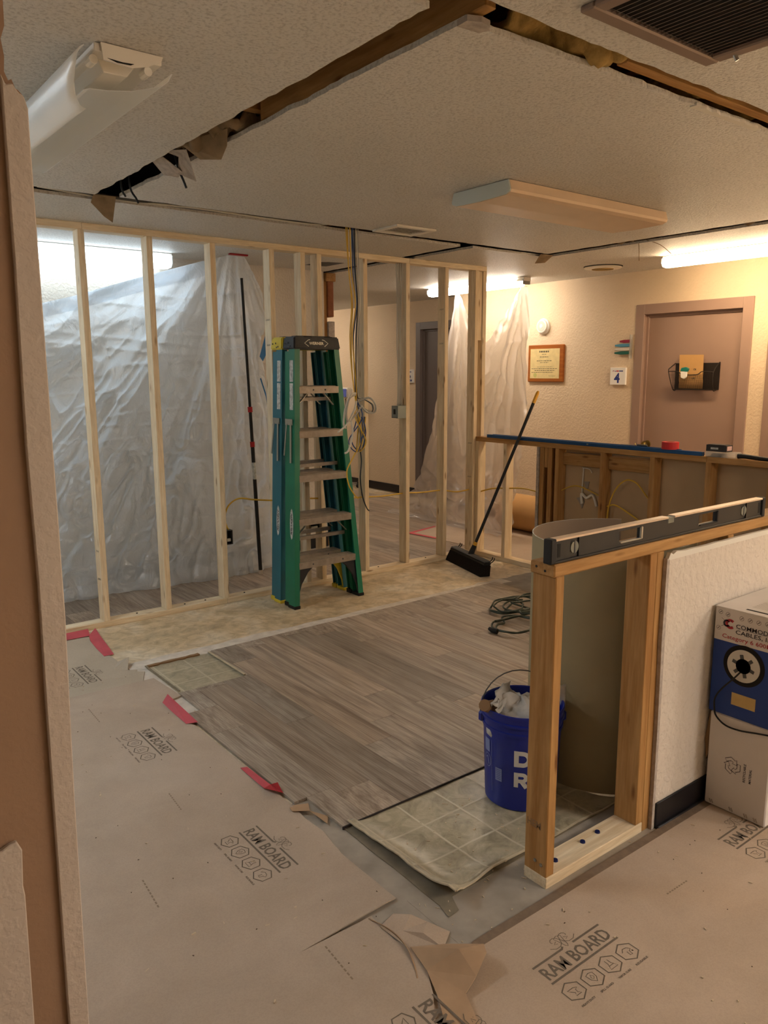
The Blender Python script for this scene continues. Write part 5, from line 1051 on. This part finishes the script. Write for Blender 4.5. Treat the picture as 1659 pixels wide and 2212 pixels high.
wire.build('wire_frame', 'mesh_black', fh, smooth=True)
m = MB()
for k in range(46):
    t = k/45; y = yL-.02+(yR-yL+.04)*t
    zt2 = 1.575 if (y > 3.79 or y < 3.57) else 1.55
    m.bar((FX-.058, y, z0_), (FX-.092, y, zt2), .0016, .0016)
for k in range(16):
    t = k/15; z = z0_+.006+(1.545-z0_)*t; xx = FX-.058-.034*t; m.bar((xx, yL-.02+.02*t, z), (xx, yR+.02-.008*t, z), .0016, .0016, (0, 1, .3))
m.build('front_mesh', 'mesh_black', fh)['kind'] = 'stuff'
fd = tag(MB().prism([(3.815, 1.715), (3.597, 1.712), (3.588, 1.432), (3.805, 1.435)], FX-.034, FX-.030, lambda a, c, d: (d, a, c)).build('folder', 'kraft', None), 'kraft coloured sheet standing in the mesh file holder', 'paper')
m = MB(); fn = lambda p, q: (FX-.0346, 3.815-p, q); add_text(m, 'CK', .020, fn, .135, 1.585, .0008); add_text(m, 'URE', .020, fn, .122, 1.512, .0008); m.build('lettering', 'print_dark', fd, fix=False)
cl = thing('clip_pad', 'small teal and white clip hooked over the file holder wire', 'clip', (FX-.1, 3.72, 1.53)); MB().prism([(3.752, 1.575), (3.746, 1.525), (3.715, 1.512), (3.692, 1.53), (3.69, 1.575)], FX-.112, FX-.099, lambda a, c, d: (d, a, c)).build('body', 'white_plastic', cl, bev=.004); MB().prism([(3.755, 1.578), (3.69, 1.572), (3.678, 1.598), (3.705, 1.612), (3.745, 1.605)], FX-.114, FX-.088, lambda a, c, d: (d, a, c)).build('top', 'teal_plastic', cl, bev=.004)
# =================================================================== FAR HALL THINGS
ls = thing('room_sign', 'white lab room sign on the hall wall beside the dark door', 'sign', (6.40, 7.72, 1.446)); B('panel', 'sign_white', ls, 6.38, 6.40, 7.645, 7.83, 1.446, 1.613, bev=.002)
m = MB(); fn = lambda p, q: (6.3792, 7.83-p, 1.446+q); add_text(m, 'LAB', .042, fn, .068, .062, .001); add_text(m, 'ROOM', .042, fn, .034, .015, .001); m.stroke([(.04, .135), (.15, .135)], .010, fn); m.build('lettering', 'sign_blue', ls, fix=False)
vm = thing('vitals_stand', 'medical monitor with blue panel on a thin wheeled stand in the hall', 'monitor stand', (6.2, 8.85, 0))
m = MB().box(6.12, 6.22, 8.72, 8.93, 1.23, 1.375); m.build('monitor', 'white_plastic', vm, bev=.02, seg=2); B('panel', 'monitor_blue', vm, 6.115, 6.121, 8.735, 8.915, 1.25, 1.36, bev=.002); MB().tube([(6.17, 8.83, .06), (6.17, 8.83, 1.24)], .014, 10).build('post', 'pipe_grey', vm, smooth=True)
for z in (.70, .95): MB().tube([(6.17, 8.83, z), (6.10, 8.98, z)], .01, 8).build('arm', 'pipe_grey', vm)
for k in range(5): a = k*2*PI/5; MB().tube([(6.17, 8.83, .07), (6.17+.2*math.cos(a), 8.83+.2*math.sin(a), .045)], .012, 8).build('leg', 'pipe_grey', vm); MB().lathe([(0, -.012), (.03, -.012), (.03, .012), (0, .012)], (6.17+.2*math.cos(a), 8.83+.2*math.sin(a), .042), 14, 'y').build('wheel', 'rubber', vm)
kr = thing('kraft_roll', 'thick roll of kraft floor paper lying on the hall floor', 'paper roll', (5.80, 4.975, 0)); MB().lathe([(.04, -.47), (.178, -.47), (.178, .47), (.04, .47), (.04, -.47)], (5.80, 4.975, .196), 48, 'y').build('paper', 'kraft', kr, smooth=True); MB().lathe([(.034, -.471), (.041, -.471), (.041, .471), (.034, .471), (.034, -.471)], (5.80, 4.975, .196), 24, 'y').build('core', 'bag_brown', kr)
MB().grid(2, 6, lambda u, v: (5.74+.06*v, 4.70+.06*u, .374+.012*math.sin(v*3))).build('tape', 'tape_roll_red', kr, solid=.001)
